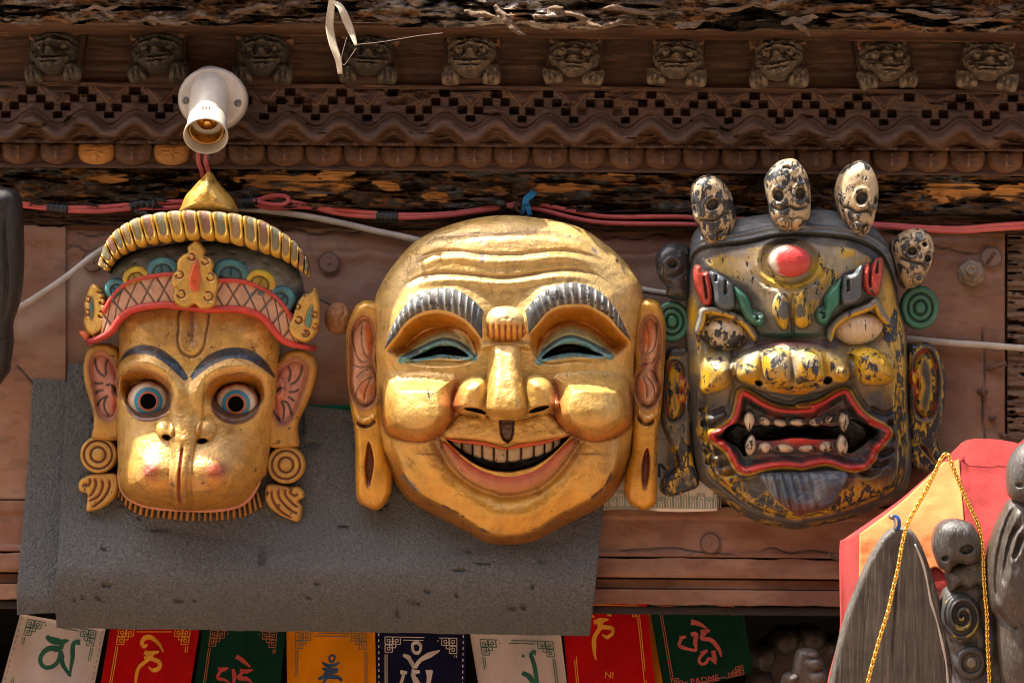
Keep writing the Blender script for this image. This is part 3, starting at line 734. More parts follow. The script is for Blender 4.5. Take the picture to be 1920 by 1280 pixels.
alaL = P('914,716 890,706 866,718 853,744 850,764 864,775 890,777 914,779'); alaR = P('984,714 1010,703 1033,716 1045,742 1047,761 1032,772 1008,776 986,778')
nosL = m3('868,238 920,234 990,246 1020,272 1015,282 950,268 890,252'); nosR = m4('192,272 210,250 260,228 325,220 335,232 300,252 240,268')
phil = cat_(m3('1115,325'), m4('92,328 88,420 76,460 48,488'), m3('1172,488 1140,462 1122,420'))
plate = cat_(m3('700,440 780,350 840,280 900,300 1000,300 1100,310'), m4('60,330 200,310 300,270 370,300 420,370 500,430 400,452 200,480 45,492'), m3('1130,500 1000,470 830,455'))
opn = cat_(m3('738,455 820,480 1000,500 1100,520 1190,535'), m4('150,515 300,490 400,460 482,432'), m4('420,505 340,580 230,650 100,685'), m3('1205,690 1070,680 950,635 850,565'))
lipo = cat_(m3('683,455 740,560 800,650 880,730 980,790 1100,830'), m4('0,842 130,835 260,790 370,700 450,600 530,480 535,440'))
lipi = cat_(m3('742,460 850,565 950,635 1070,680'), m4('0,690 100,685 230,650 340,580 420,505 488,438'))
def face_base(X, Y, R):
    dist = sdf(X, Y, F_out, 120, 260)
    top = 18+pil(dist, 190, 96)
    chin = 12+62*np.clip(dist/27, 0, 1)**.85+pil(dist-22, 150, 30)*ss(0, 30, dist)
    return dist, top*(1-ss(800, 905, Y))+chin*ss(800, 905, Y)
def face_h(X, Y, R):
    dist, h = face_base(X, Y, R)
    for w, a in zip(wr, (2, 5, 6)):
        q = spline(w, 26); d, t, sg = pdist(X, Y, q, 46); e = ss(0, .2, t)*ss(1, .8, t)*(d < 46)
        h = h-a*np.exp(-(d/4.5)**2)*e+np.where(sg > 0, a*.95*np.exp(-((d-11)/9)**2), -a*.1*np.exp(-((d-9)/9)**2))*e
    for bu, bl in ((browL_u, browL_l), (browR_u, browR_l)):
        d, t, sg = pdist(X, Y, spline((bu+bl)/2, 24), 70); h = h+15*np.exp(-(d/24)**2)
    for sk, ld, st, lt in ((sockL, lidL, slitL, lidL_t), (sockR, lidR, slitR, lidR_t)):
        sd = sdf(X, Y, sk, 50, 80)
        h = h-50*ss(0, 30, sd)
        h = h+pil(sdf(X, Y, ld, 36, 80), 32, 30)
        q = spline(lt, 24); h = h+5*np.exp(-(pdist(X, Y, q+np.array([0, 5]), 30)[0]/4.5)**2)-3*np.exp(-(pdist(X, Y, q-np.array([0, 3]), 30)[0]/2.5)**2)
        h = h-60*ss(-1, 3, sdf(X, Y, st, 40, 30))
    # brow-bridge fold, cheeks, nose
    h = h+9*line(X, Y, P('895,655 915,648 950,645 985,648 1003,654'), 6)
    c1 = sdf(X, Y, chkL, 60, 120); c2 = sdf(X, Y, chkR, 60, 120)
    for c, cx in ((c1, 783), (c2, 1112)):
        q_ = np.clip(1-(np.abs((X-cx)/88)**2.3+np.abs((Y-756)/80)**2.3), 0, 1)
        h = h+pil(c, 16, 18)*(.06+.94*ss(715, 790, Y))+66*np.sqrt(q_)*ss(-8, 28+22*ss(760, 690, Y), c)
    ramp = 26+52*ss(640, 765, Y)
    col = pil(sdf(X, Y, ncol, 50, 80), 24, 1)*ramp*(1-.42*ss(763, 786, Y))
    al = np.maximum(pil(sdf(X, Y, alaL, 36, 60), 26, 54), pil(sdf(X, Y, alaR, 36, 60), 26, 54))
    al = al*(1-.35*ss(758, 778, Y))
    h = h+np.maximum(col, al)
    h = h-26*np.maximum(ss(-1, 3, sdf(X, Y, nosL, 30, 30)), ss(-1, 3, sdf(X, Y, nosR, 30, 30)))
    h = h+pil(sdf(X, Y, plate, 50, 60), 9, 9)
    h = h-15*ss(-1, 4, sdf(X, Y, phil, 30, 30, True))
    d, t, sg = pdist(X, Y, spline(lipo, 50), 60)
    h = h-9*np.exp(-((d-7)/9)**2)+5*np.exp(-((d-34)/16)**2)*(Y > 850)
    h = h-70*ss(-1, 3, sdf(X, Y, opn, 60, 40))
    h = h+12*gz(X, Y, 955, 975, 80, 28)*ss(0, 30, dist)
    return h+1.6*(fbm(X/26, Y/18, 4, 5)-.5)*2+.8*(fbm(X/8, Y/6, 3, 9)-.5)
def face_c(X, Y, R):
    p = Paint(X.shape, GOLD, .06)
    n = fbm(X/60, Y/40, 4, 3)
    p(ss(760, 480, Y+120*(n-.5))*.75, PALEG, .08)
    p(ss(740, 960, Y+160*(n-.5))*.9, GOLD2, .06)
    p(ss(.5, .75, fbm(X/90, Y/24, 4, 13))*ss(600, 460, Y)*.7, (.46, .27, .05))
    for w in wr: p(line(X, Y, w, 4, 26)*.55, (.20, .12, .07), .15)
    for sk, ld, st, lt, bl in ((sockL, lidL, slitL, lidL_t, browL_l), (sockR, lidR, slitR, lidR_t, browR_l)):
        s_ = sdf(X, Y, sk, 50, 80)
        p(ss(0, 4, s_)*ss(675, 640, Y), (.50, .19, .012), .04)  # warm bounce under the brows painted in as orange
        p(ss(-2, 14, sdf(X, Y, ld, 36, 80))*.8, (.20, .27, .14), .10)
        q = spline(lt, 24); d = pdist(X, Y, q+np.array([0, 4]), 30)[0]
        p(ss(9, 5, d), (.10, .31, .34), .12); p(np.exp(-(pdist(X, Y, q-np.array([0, 2]), 30)[0]/2.2)**2)*.8, (.05, .04, .03), .1)
        s2 = sdf(X, Y, st, 40, 30); p(ss(-9, -5, s2)*ss(645, 660, Y), (.14, .32, .33), .15); p(ss(-1.5, .5, s2), (.006, .006, .006), 0)
    for ck in (chkL, chkR):
        c = sdf(X, Y, ck, 60, 120)
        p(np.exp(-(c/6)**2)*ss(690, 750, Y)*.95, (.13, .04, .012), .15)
        p(ss(30, 0, c)*ss(-1, 1, c)*ss(740, 800, Y)*.8, (.50, .14, .012), .05)  # shading under the cheek bulge painted in as darker orange
        p(ss(40, 0, np.abs(c-10))*ss(1, 0, 0)*0, ORG)
    p(gz(X, Y, 858, 745, 12, 40)*.8, (.36, .07, .015), .1); p(gz(X, Y, 1042, 745, 12, 40)*.8, (.36, .07, .015), .1)
    p(np.maximum(ss(-1, 1, sdf(X, Y, nosL, 30, 30)), ss(-1, 1, sdf(X, Y, nosR, 30, 30))), (.01, .008, .006), 0)
    p(ss(-2, 0, sdf(X, Y, phil, 30, 30, True)), (.10, .045, .028), .05)
    d, t, sg = pdist(X, Y, spline(lipo, 50), 60)
    p(np.exp(-(d/9)**2)*.8, (.20, .09, .03), .15); p(gz(X, Y, 830, 850, 18, 34)*.6, (.16, .07, .03), .15); p(gz(X, Y, 1075, 845, 18, 34)*.5, (.2, .08, .03), .1)  # brown shading painted into the lip edge and mouth corners
    p(ss(-1, 1, sdf(X, Y, opn, 60, 40)), (.006, .006, .006), 0)
    dist = sdf(X, Y, F_out, 120, 260)
    p(ss(27, 18, dist)*ss(820, 900, Y), (.30, .125, .02), .12)
    p(np.exp(-((dist-26)/3)**2)*ss(860, 900, Y)*ss(.58, .66, fbm(X/22, Y/22, 4, 4)), (.10, .06, .03), .4)
    # knocks in the paint with their own shapes
    for (x, y, a, b, r) in ((769, 905, 30, 6, 42), (900, 451, 7, 7, 0), (904, 484, 7, 9, 0), (1168, 505, 4, 11, -20), (1158, 490, 3, 8, -30), (1115, 470, 4, 9, -30), (806, 737, 2, 13, -8)):
        e = ell(X, Y, x, y, a, b, r)/min(a, b)+(fbm(X/7, Y/7, 3, 21)-.5)*1.2
        p(ss(.1, .3, e), (.22, .17, .14) if b > 4 and a > 3 else (.06, .04, .03), .1)
    return p
face = ff.blob('face', F_out, face_h, M_gold, face_c, nt=620, nr=300, c=(950, 720), base=-30, pw=.92)
# eyebrows with carved hairs
def brow(u, l, fl):
    def h(X, Y, T, V_):
        e = round_end(T, .1); n = 17
        ph = T*n+fl*.9*(V_-.5)
        return face_hs(X, Y)+e*(15*np.sqrt(np.clip(1-(2*V_-1)**2*.9, 0, 1))+3.0*np.exp(-(((ph+.5) % 1-.5)/.16)**2))
    def c(X, Y, T, V_):
        p = Paint(X.shape, (.12, .135, .14), .2); ph = T*17+fl*.9*(V_-.5)
        p(ss(.35, .95, np.cos(2*np.pi*ph)), (.38, .36, .31), .25); p(ss(.2, .9, -np.cos(2*np.pi*ph)), (.055, .065, .075), .2)
        p(ss(.25, 0, V_)*.6, (.06, .075, .09), .1); p(ss(.3, .05, T)+ss(.7, .95, T), (.05, .06, .07), .15)
        return p
    return ff.loft('eyebrow', u, l, h, M_bone, c, nu=260, nv=22, sink=14)
def face_hs(X, Y): return face_base(X, Y, None)[1]+10
brow(browL_u, browL_l-np.array([0, 4]), 1); brow(browR_u, browR_l-np.array([0, 4]), -1)
# forehead jewel
jo = P('948,573 925,577 909,592 904,612 908,630 924,639 948,641 974,638 989,628 992,610 986,591 972,578')
def jh(X, Y, R):
    h = 108+pil((1-R)*36, 34, 34)
    low = ss(604, 612, Y); a = np.arctan2(X-948, 640-Y+1)
    h = h-3.5*low*np.exp(-((((X-948)/11+.5) % 1-.5)/.16)**2)+3*gz(X, Y, 936, 596, 6, 5)+3*gz(X, Y, 949, 592, 6, 5)+3*gz(X, Y, 962, 596, 6, 5)+3*gz(X, Y, 943, 602, 5, 3)+3*gz(X, Y, 955, 602, 5, 3)
    return h
def jc(X, Y, R):
    p = Paint(X.shape, (.55, .40, .17), .05); low = ss(602, 612, Y)
    p(low, (.56, .26, .03)); p(low*np.exp(-((((X-948)/11+.5) % 1-.5)/.2)**2), (.20, .022, .008)); return p
ff.blob('forehead_jewel', jo, jh, M_gold, jc, nt=80, nr=30, base=70)
# lips and teeth
def lh(X, Y, T, V_): return 92+20*round_end(T, .12)*np.sqrt(np.clip(1-(2*V_-1)**2, 0, 1))-10*(1-round_end(T, .2))
def lc(X, Y, T, V_):
    p = Paint(X.shape, (.42, .15, .07), .1); p(ss(.35, .85, V_), (.46, .065, .018)); p(ss(.3, .05, V_)*.7, (.42, .24, .10)); p(ss(.1, 0, T)+ss(.9, 1, T), (.40, .10, .04)); return p
ff.loft('lower_lip', lipo, lipi, lh, M_paint, lc, nu=90, nv=14, sink=30)
upl = cat_(m3('738,456 820,482 1000,502 1100,522 1180,535'), m4('40,532 150,517 300,492 400,462 486,432'))
upu = cat_(m3('722,446 820,458 950,463 1050,482 1120,505 1180,518'), m4('40,514 100,490 200,472 300,460 400,440 488,424'))
ff.loft('upper_lip', upu, upl, lambda X, Y, T, V_: 108+8*np.sqrt(np.clip(1-(2*V_-1)**2, 0, 1))*round_end(T, .1)-8*(1-round_end(T, .25)), M_paint, lambda X, Y, T, V_: Paint(X.shape, (.50, .075, .018), .05)(ss(.4, .0, V_), (.50, .16, .02)), nu=80, nv=8, sink=22)
tt = spline(upl, 200); tb = spline(cat_(m3('745,462 900,560 1060,610'), m4('0,620 100,610 220,585 340,545 430,480 486,436')), 200)
xs = [846, 866, 886, 904, 926, 951, 977, 1001, 1021, 1037, 1052]
for i in range(10):
    a, b = xs[i]+.8, xs[i+1]-.8; xm = np.linspace(a, b, 5)
    tops = np.interp(xm, tt[:, 0], tt[:, 1])-3; bots = np.interp(xm, tb[:, 0], tb[:, 1])+2
    bots[[0, -1]] -= 2
    o = np.r_[np.stack([xm, tops], 1), np.stack([xm, bots], 1)[::-1]]
    ff.blob('tooth', o, lambda X, Y, R: 84+pil((1-R)*12, 9, 8), M_bone, lambda X, Y, R, i=i: Paint(X.shape, (.50, .39, .25) if 1 < i < 9 else (.26, .20, .14), .14)(ss(.82, 1, R)*.8, (.20, .09, .04)), nt=28, nr=7, base=50, sharp=True)
# long ears
def ear(out, inner, slit, cres, band, lines, sx):
    inner = (inner-inner.mean(0))*np.array([1.16, 1.02])+inner.mean(0)
    def h(X, Y, R):
        d = sdf(X, Y, out, 80, 80); b = 22+pil(d, 14, 22)+8*gz(X, Y, out[:, 0].mean(), 900, 30, 40)
        i_ = sdf(X, Y, inner, 40, 60)
        b = b-22*ss(0, 7, i_)+pil(i_-6, 18, 15)
        b = b-16*ss(-1, 4, sdf(X, Y, slit, 24, 30))-10*line(X, Y, cres, 3.5)+5*line(X, Y, cres-np.array([0, 8]), 5)
        for l in lines: b = b-2.2*line(X, Y, l, 1.8)
        return b+1.5*(fbm(X/16, Y/16, 3, 4)-.5)
    def c(X, Y, R):
        p = Paint(X.shape, (.56, .30, .045), .06); p(ss(700, 900, Y), (.56, .27, .02), .08)
        i_ = sdf(X, Y, inner, 40, 60)
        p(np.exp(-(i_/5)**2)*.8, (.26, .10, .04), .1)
        p(ss(1, 5, i_), (.50, .25, .15), .05)
        p(ss(3, 10, sdf(X, Y, band[0], 24, 40)), (.58, .13, .025), .06); p(ss(3, 10, sdf(X, Y, band[1], 24, 40)), (.52, .17, .06), .08)
        for l in lines: p(line(X, Y, l, 1.3)*1.0, (.075, .035, .025))
        p(ss(-2, 1, sdf(X, Y, slit, 24, 30)), (.24, .05, .012)); p(ss(1, 5, sdf(X, Y, slit, 24, 30))*ss(0, 1, .6), (.12, .05, .03))
        p(line(X, Y, cres, 2.5)*1.2, (.05, .03, .02))
        return p
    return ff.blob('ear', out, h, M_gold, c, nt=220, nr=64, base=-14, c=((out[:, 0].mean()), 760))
earL = cat_(m1('165,690 240,700 290,760 300,900 290,1050 268,1150'), m3('275,100 300,500 320,625 350,700 345,840 300,935 240,968 160,945 110,900 95,800 90,450 60,250 35,50'), m1('25,1000 40,880 90,750 130,710'))
innL = cat_(m1('170,805 225,850 250,950 240,1060 235,1150'), m3('258,60 252,120 235,195 170,248 100,210 62,100'), m1('65,1150 70,950 110,850'))
ear(earL, innL, m3('188,478 215,540 228,630 215,730 188,815 170,740 163,650 172,560'), m3('98,338 130,365 165,372 205,360 240,325'),
    (m1('150,850 220,860 250,940 240,1060 215,1140 170,1060 150,950'), m3('95,120 150,30 235,60 250,110 200,190 130,215')),
    [m1('95,870 78,960 100,1080 150,1150 215,1150'), m1('155,855 148,960 165,1070 215,1140'), m1('75,1175 140,1192 225,1180'), m1('105,1280 150,1230 240,1190'), m3('90,180 105,120 150,60 225,10'), m3('160,200 165,140 190,70 225,15')], -1)
earR = cat_(m2('1000,790 1020,720 1060,682 1120,680 1190,710 1235,850 1240,1000 1228,1200'), m4('1150,100 1130,300 1110,400 1105,600 1105,880 1080,940 1020,970 950,950 900,910 875,830 890,680 925,560 935,300 930,60'), m2('1010,1150 985,1000'))
innR = cat_(m2('1130,800 1175,850 1200,950 1195,1100 1170,1240'), m4('1130,100 1100,210 1040,255 980,215 950,130 955,20'), m2('1060,1160 1040,1050 1045,900 1080,820'))
ear(earR, innR, m4('1035,525 1050,600 1045,720 1015,830 995,760 993,660 1010,570'), m4('958,290 985,335 1020,355 1060,350 1085,320'),
    (m2('1150,810 1165,900 1150,1020 1100,1090 1060,1060 1045,920 1090,840'), m4('1010,20 1040,80 1030,170 990,190 955,120 960,30')),
    [m2('1165,830 1170,950 1150,1050 1080,1110'), m2('1085,850 1110,950 1105,1040 1080,1110'), m2('1165,1120 1130,1160 1020,1180'), m4('1110,60 1085,0 1040,-40'), m4('1095,180 1075,80 1010,-5'), m4('1030,180 1028,90 995,10')], 1)
# ------------------------------------------------------------------ the monkey mask
mf = Frame('monkey_mask', 370, 720, .062, 'gold monkey-faced mask with ribbed hat, round blue-ringed eyes and red headband, left of three', 'mask', 'large masks hung on the wall')
k1 = K(140, 310, 3.657); k2 = K(380, 310, 3.657); k3 = K(130, 630, 3.5556); k4 = K(330, 630, 3.5556)
MG = (.54, .33, .08)
K_out = cat_(P('222,600 240,575 290,560 370,556 450,560 500,578 522,610 522,650 520,700 514,760 506,830 498,885'), k4('560,960 535,1010 480,1085 400,1138 250,1165'), P('352,960'), k3('560,1150 430,1115 350,1060 318,980'), P('216,850 214,780 216,714 218,660'))
eyL, eyR = (279, 752), (443, 757)
skL = k3('325,290 345,262 400,235 480,222 560,235 650,290 702,370 692,480 640,532 540,557 440,542 372,470 335,410')
skR = k4('200,400 228,320 300,265 420,243 520,258 582,308 598,420 560,485 480,547 380,562 290,522 225,462')
bwL = k3('310,200 370,110 450,65 520,58 620,85 720,160 790,250 800,290 775,292 740,260 650,180 560,130 460,118 400,130 340,170')
bwR = k4('105,272 140,210 220,130 320,85 420,75 520,100 600,170 660,270 648,275 600,230 500,165 420,148 340,155 240,200 160,260 118,290')
strip = cat_(k3('690,80 695,400 700,560 700,690 722,760 707,1000 695,1145 760,1160 803,1150 815,1000 822,820 845,700 880,560 890,400 880,80'))
slit_ = k3('778,705 770,800 755,1000 745,1140')
tilk = cat_(P('341,580'), k3('735,-50 728,20 740,80 770,120 830,140 880,110 905,60 915,0'), P('390,580'))
def kdist(X, Y): return sdf(X, Y, K_out, 110, 200)
def kbase(X, Y):
    d = kdist(X, Y)
    return d, 14+pil(d, 95, 78)*1.0
def kh(X, Y, R):
    d, h = kbase(X, Y)
    h = h+10*ss(640, 560, Y)
    # muzzle and its two lobes
    h = h+48*gz(X, Y, 350, 900, 122, 80)*ss(0, 46, d)
    h = h+24*gz(X, Y, 280, 895, 46, 50)+24*gz(X, Y, 412, 897, 46, 50)
    # brow arch over recessed eyes
    for sk, (ex, ey) in ((skL, eyL), (skR, eyR)):
        s_ = sdf(X, Y, sk, 50, 60)
        up = ss(ey+25, ey-25, Y)
        h = h+14*np.exp(-((s_+12)/15)**2)*up
        h = h-50*ss(0, 24, s_)*(up*.3+.7)
    # nose ridge
    st = sdf(X, Y, strip, 50, 60)
    w = ss(670, 800, Y)
    h = h+w*pil(st+6, 26, 22)*(1-.2*ss(805, 870, Y))+3*gz(X, Y, 349, 800, 24, 34)
    h = h-4*np.exp(-((st)/4.5)**2)*ss(840, 870, Y)
    h = h+pil(ell(X, Y, 314, 803, 18, 20, -20), 17, 15)+pil(ell(X, Y, 391, 804, 19, 21, 20), 17, 15)
    h = h-22*ss(-1, 4, ell(X, Y, 317, 818, 9, 5, 10))-22*ss(-1, 4, ell(X, Y, 383, 825, 10, 5, -10))
    h = h-7*line(X, Y, slit_, 2.4)
    t_ = sdf(X, Y, tilk, 40, 40); h = h-3.5*np.exp(-(t_/2.6)**2)+2.5*ss(1, 7, t_)-4*gz(X, Y, 363, 610, 7, 60)*ss(650, 640, Y)
    return h+1.6*(fbm(X/26, Y/18, 4, 15)-.5)*2
def kc(X, Y, R):
    p = Paint(X.shape, MG, .09); n = fbm(X/50, Y/36, 4, 33)
    p(ss(700, 570, Y+70*(n-.5))*.5, (.48, .32, .11), .1); p(ss(850, 950, Y+60*(n-.5))*.85, (.42, .19, .022), .1)
    p(ss(.55, .7, n)*.5, (.40, .22, .05), .14)
    for sk, (ex, ey) in ((skL, eyL), (skR, eyR)):
        s_ = sdf(X, Y, sk, 50, 60)
        p(ss(0, 3, s_)*ss(ey+5, ey-18, Y), (.45, .18, .02), .05)
        p(np.exp(-(s_/3)**2)*ss(ey+10, ey-20, Y)*.5, (.16, .07, .03), .2)
        p(ss(-5, -1, ell(X, Y, ex, ey-2, 42, 37)), (.10, .045, .025), .1)
    for b in (bwL, bwR): p(ss(-1.2, .8, sdf(X, Y, b, 50, 30)), (.018, .034, .048), .06)
    p(gz(X, Y, 289, 878, 15, 17)*1.5, (.27, .045, .014), .12); p(gz(X, Y, 411, 879, 19, 16)*1.5, (.32, .06, .014), .12)
    p(gz(X, Y, 300, 905, 44, 16)*.3, (.46, .19, .02)); p(gz(X, Y, 405, 907, 44, 14)*.3, (.46, .19, .02))
    st = sdf(X, Y, strip, 50, 60)
    p(np.exp(-(st/4)**2)*ss(790, 850, Y)*.35, (.2, .1, .03), .2)
    p(line(X, Y, slit_, 3.2)*1.3, (.22, .025, .012), .05)
    p(np.maximum(ss(-1, 1, ell(X, Y, 317, 818, 9, 5, 10)), ss(-1, 1, ell(X, Y, 383, 825, 10, 5, -10))), (.03, .015, .008))
    t_ = sdf(X, Y, tilk, 40, 40); p(np.exp(-(t_/2.2)**2)*.9, (.10, .045, .03), .1); p(gz(X, Y, 363, 615, 8, 48)*ss(658, 640, Y)*.8, (.17, .075, .045))
    p(ss(4, 0, kdist(X, Y))*ss(860, 900, Y), (.52, .24, .15), .05)
    return p
mface = mf.blob('face', K_out, kh, M_gold, kc, nt=520, nr=240, c=(365, 760), base=-34, pw=.92)
# eyes
for (ex, ey) in (eyL, eyR):
    sx = 1 if ex < 370 else -1
    def eh(X, Y, R): return 50+pil((1-R)*40, 40, 26)-9*ss(15, 13, np.hypot(X-ex, Y-ey))
    def ec(X, Y, R):
        r = np.hypot(X-ex, Y-ey); p = Paint(X.shape, (.56, .48, .36), .08)
        p(ss(24, 36, np.hypot(X-ex+sx*-14, (Y-ey)))*ss(0, 12, sx*(X-ex))*1.0, (.33, .045, .02), .2)
        p(ss(32, 38, r)*.8, (.30, .07, .03), .2)
        p(ss(27.5, 26, r), (.03, .20, .32), .08); p(ss(19.5, 18.3, r), (.40, .10, .035), .05); p(ss(15.6, 14.6, r), (.004, .004, .004))
        return p
    eb = mf.blob('eyeball', circ(ex, ey-2, 41, 36), eh, M_bone, ec, nt=96, nr=44, base=0, c=(ex, ey))
    mf.blob('pupil', circ(ex, ey, 14.6), 72, M_hole, par=eb, nt=28, nr=3, base=60)
# pink lip line and the striped fringe below the jaw
jaw = cat_(P('486,868'), k4('548,920 540,985 480,1084 400,1138 250,1164'), P('352,957'), k3('560,1148 430,1112 350,1052 322,975'), P('218,880'))
mf.ribbon('lip_line', jaw, lambda t: 3.5*round_end(t, .2)+.5, lambda X, Y, T, V_: 26+4*np.sqrt(np.clip(1-(2*V_-1)**2, 0, 1)), M_paint, (.52, .23, .14), nu=120, nv=6, sink=16)
fo = spline(cat_(k4('570,1140 450,1207 350,1226 200,1237 60,1237'), k3('650,1226 500,1211 400,1172 330,1102 295,1050')), 200)
fi = spline(cat_(k4('540,1030 480,1090 400,1140 250,1168'), P('352,960'), k3('560,1152 430,1118 350,1062 318,990')), 200)
mf.loft('fringe_band', fo[::4], fi[::4], 6, M_paint, (.035, .022, .014), nu=60, nv=4, sink=20)
_rg = np.random.default_rng(9)
for i in range(27):
    a = (i+.14)/27; b = (i+.14+_rg.uniform(.52, .64))/27
    ia = int(a*199); ib = max(ia+2, int(b*199))
    A = fo[[ia, (ia+ib)//2, ib]]; B = fi[[ia, (ia+ib)//2, ib]]
    mf.loft('fringe_lock', A, B, lambda X, Y, T, V_: 10+5*np.sqrt(np.clip(1-(2*T-1)**2, 0, 1))+2*V_, M_paint, (.34, .15, .018, .12), nu=7, nv=5, sink=14)
# hat: body, band, ribbed brim, knob
hat = P('199,560 202,520 220,488 260,468 310,458 370,452 440,456 500,468 545,492 562,520 566,560 545,590 480,560 370,545 260,560 225,590')
mf.blob('hat_body', hat, lambda X, Y, R: 40+pil((1-R)*110, 60, 62)+2*(fbm(X/12, Y/12, 3, 3)-.5)-4*ss(.7, .9, np.sin(X/6.5)*np.sin(Y/5.5)), M_paint, lambda X, Y, R: Paint(X.shape, (.075, .095, .105), .08)(ss(.5, .7, fbm(X/30, Y/20, 4, 5)), (.14, .16, .16), .1), nt=160, nr=60, base=-20)
bl = cat_(k1('75,1215 180,1182 260,1130 310,1060 380,1002 480,972 620,957 720,965'), k2('20,985 100,987 250,987 370,1017 450,1072 510,1152 580,1212 700,1242 772,1256'))
bu = cat_(k1('205,1020 225,975 270,900 340,830 430,785 560,757 700,747'), k2('20,775 120,790 230,790 340,812 450,862 540,932 600,1020 640,1080'))
def bandz(X, Y): return 56+52*np.sqrt(np.clip(1-((X-374)/215)**2, 0, 1))
def bandc(X, Y, T, V_):
    p = Paint(X.shape, (.48, .27, .17), .08)
    n = 13; a = (T*n) % 1; x1 = np.abs(a-V_); x2 = np.abs(a-(1-V_)); x1 = np.minimum(x1, 1-x1); x2 = np.minimum(x2, 1-x2)
    p(ss(.085, .04, np.minimum(x1, x2)), (.13, .07, .05), .1)
    p(ss(.08, .0, np.minimum(V_, 1-V_))*.6, (.2, .1, .07)); p(ss(.5, .8, fbm(X/16, Y/16, 3, 8))*.4, (.34, .2, .13)); return p
def bandh(X, Y, T, V_):
    n = 13; a = (T*n) % 1; x1 = np.abs(a-V_); x2 = np.abs(a-(1-V_)); x1 = np.minimum(x1, 1-x1); x2 = np.minimum(x2, 1-x2)
    return bandz(X, Y)-2.5*ss(.09, .03, np.minimum(x1, x2))
bl_s = spline(bl, 60); bu_s = spline(bu, 60)
band = mf.loft('headband', bu_s, bl_s[4:-4], bandh, M_paint, bandc, nu=260, nv=30, sink=40)
mf.ribbon('band_border', bl, lambda t: 5.5+1.5*ss(0, .2, t)*ss(1, .8, t), lambda X, Y, T, V_: bandz(X, Y)-2+9*np.sqrt(np.clip(1-(2*V_-1)**2, 0, 1))*round_end(T, .04), M_paint, lambda X, Y, T, V_: Paint(X.shape, (.46, .035, .022), .08)(ss(.12, 0, T)+ss(.93, 1, T), (.25, .018, .02), .05), par=band, nu=140, nv=10, sink=30)
mf.ribbon('band_border', bu, lambda t: 5.0+0*t, lambda X, Y, T, V_: bandz(X, Y)-2+8*np.sqrt(np.clip(1-(2*V_-1)**2, 0, 1))*round_end(T, .04), M_paint, (.44, .045, .03, .08), par=band, nu=120, nv=10, sink=24)
TEAL = (.035, .145, .17); YEL = (.47, .30, .018)
for (x, y, w, h_, a, c_) in ((216, 540, 20, 17, -52, TEAL), (255, 516, 25, 16, -24, YEL), (308, 500, 29, 18, -6, TEAL), (437, 505, 32, 19, 6, TEAL), (494, 523, 27, 17, 22, YEL), (535, 556, 24, 18, 48, TEAL)):
    ca, sa = math.cos(math.radians(a)), math.sin(math.radians(a))
    o = [(x+(u*ca-v*sa), y+(u*sa+v*ca)) for u, v in ((-w, h_*.9), (-w*.95, -h_*.2), (-w*.55, -h_*.8), (0, -h_), (w*.55, -h_*.8), (w*.95, -h_*.2), (w, h_*.9))]
    def sh(X, Y, R):
        u = (X-x)*ca+(Y-y)*sa; v = -(X-x)*sa+(Y-y)*ca
        return bandz(X, Y)-4+pil((1-R)*18, 8, 9)-4*np.exp(-((np.hypot(u/w*1.3, (v-h_*.6)/h_)-.78)/.09)**2)-4*np.exp(-(u/2)**2)*ss(-h_*.3, 0, v)
    def shc(X, Y, R):
        u = (X-x)*ca+(Y-y)*sa; v = -(X-x)*sa+(Y-y)*ca; p = Paint(X.shape, c_, .1)
        q = np.hypot(u/w*1.3, (v-h_*.6)/h_)
        p(ss(.85, .75, q)*.8, tuple(np.array(c_)*.45), .1); p(ss(-h_*.2, -h_*.9, v)*.6, tuple(np.minimum(np.array(c_)*2.0+.02, .6))); p(np.exp(-((q-.8)/.08)**2), tuple(np.array(c_)*.2)); return p
    mf.blob('scallop', o, sh, M_paint, shc, nt=48, nr=14, base=30)
cu = spline(cat_(k1('170,690 230,530 330,430 480,360 650,330 780,320'), k2('20,325 100,330 250,345 400,380 530,450 640,530 720,640 742,750')), 400)
cl_ = spline(cat_(k1('235,738 300,645 420,582 560,543 740,527'), k2('0,515 80,522 260,552 420,602 560,652 660,712 732,768')), 400)
brim = mf.loft('brim_core', cu[::10], cl_[::10], lambda X, Y, T, V_: 74+50*np.sqrt(np.clip(1-((X-384)/208)**2, 0, 1))-20*V_, M_paint, (.06, .04, .02), nu=60, nv=6, sink=60)
xc = [188, 197, 208, 221, 238, 257, 280, 305, 331.5, 360, 388, 417, 446, 474, 499, 521, 541, 557, 569.5, 578, 584]
fr = np.clip((np.array(xc)-186)/(583-186), 0, 1)
ang = np.linspace(-1, 1, 22)
xsu = np.interp(np.linspace(0, 1, 400), np.linspace(0, 1, 400), cu[:, 0])
cols = [(.24, .17, .08), (.15, .15, .085), (.21, .105, .06), (.17, .155, .085)]
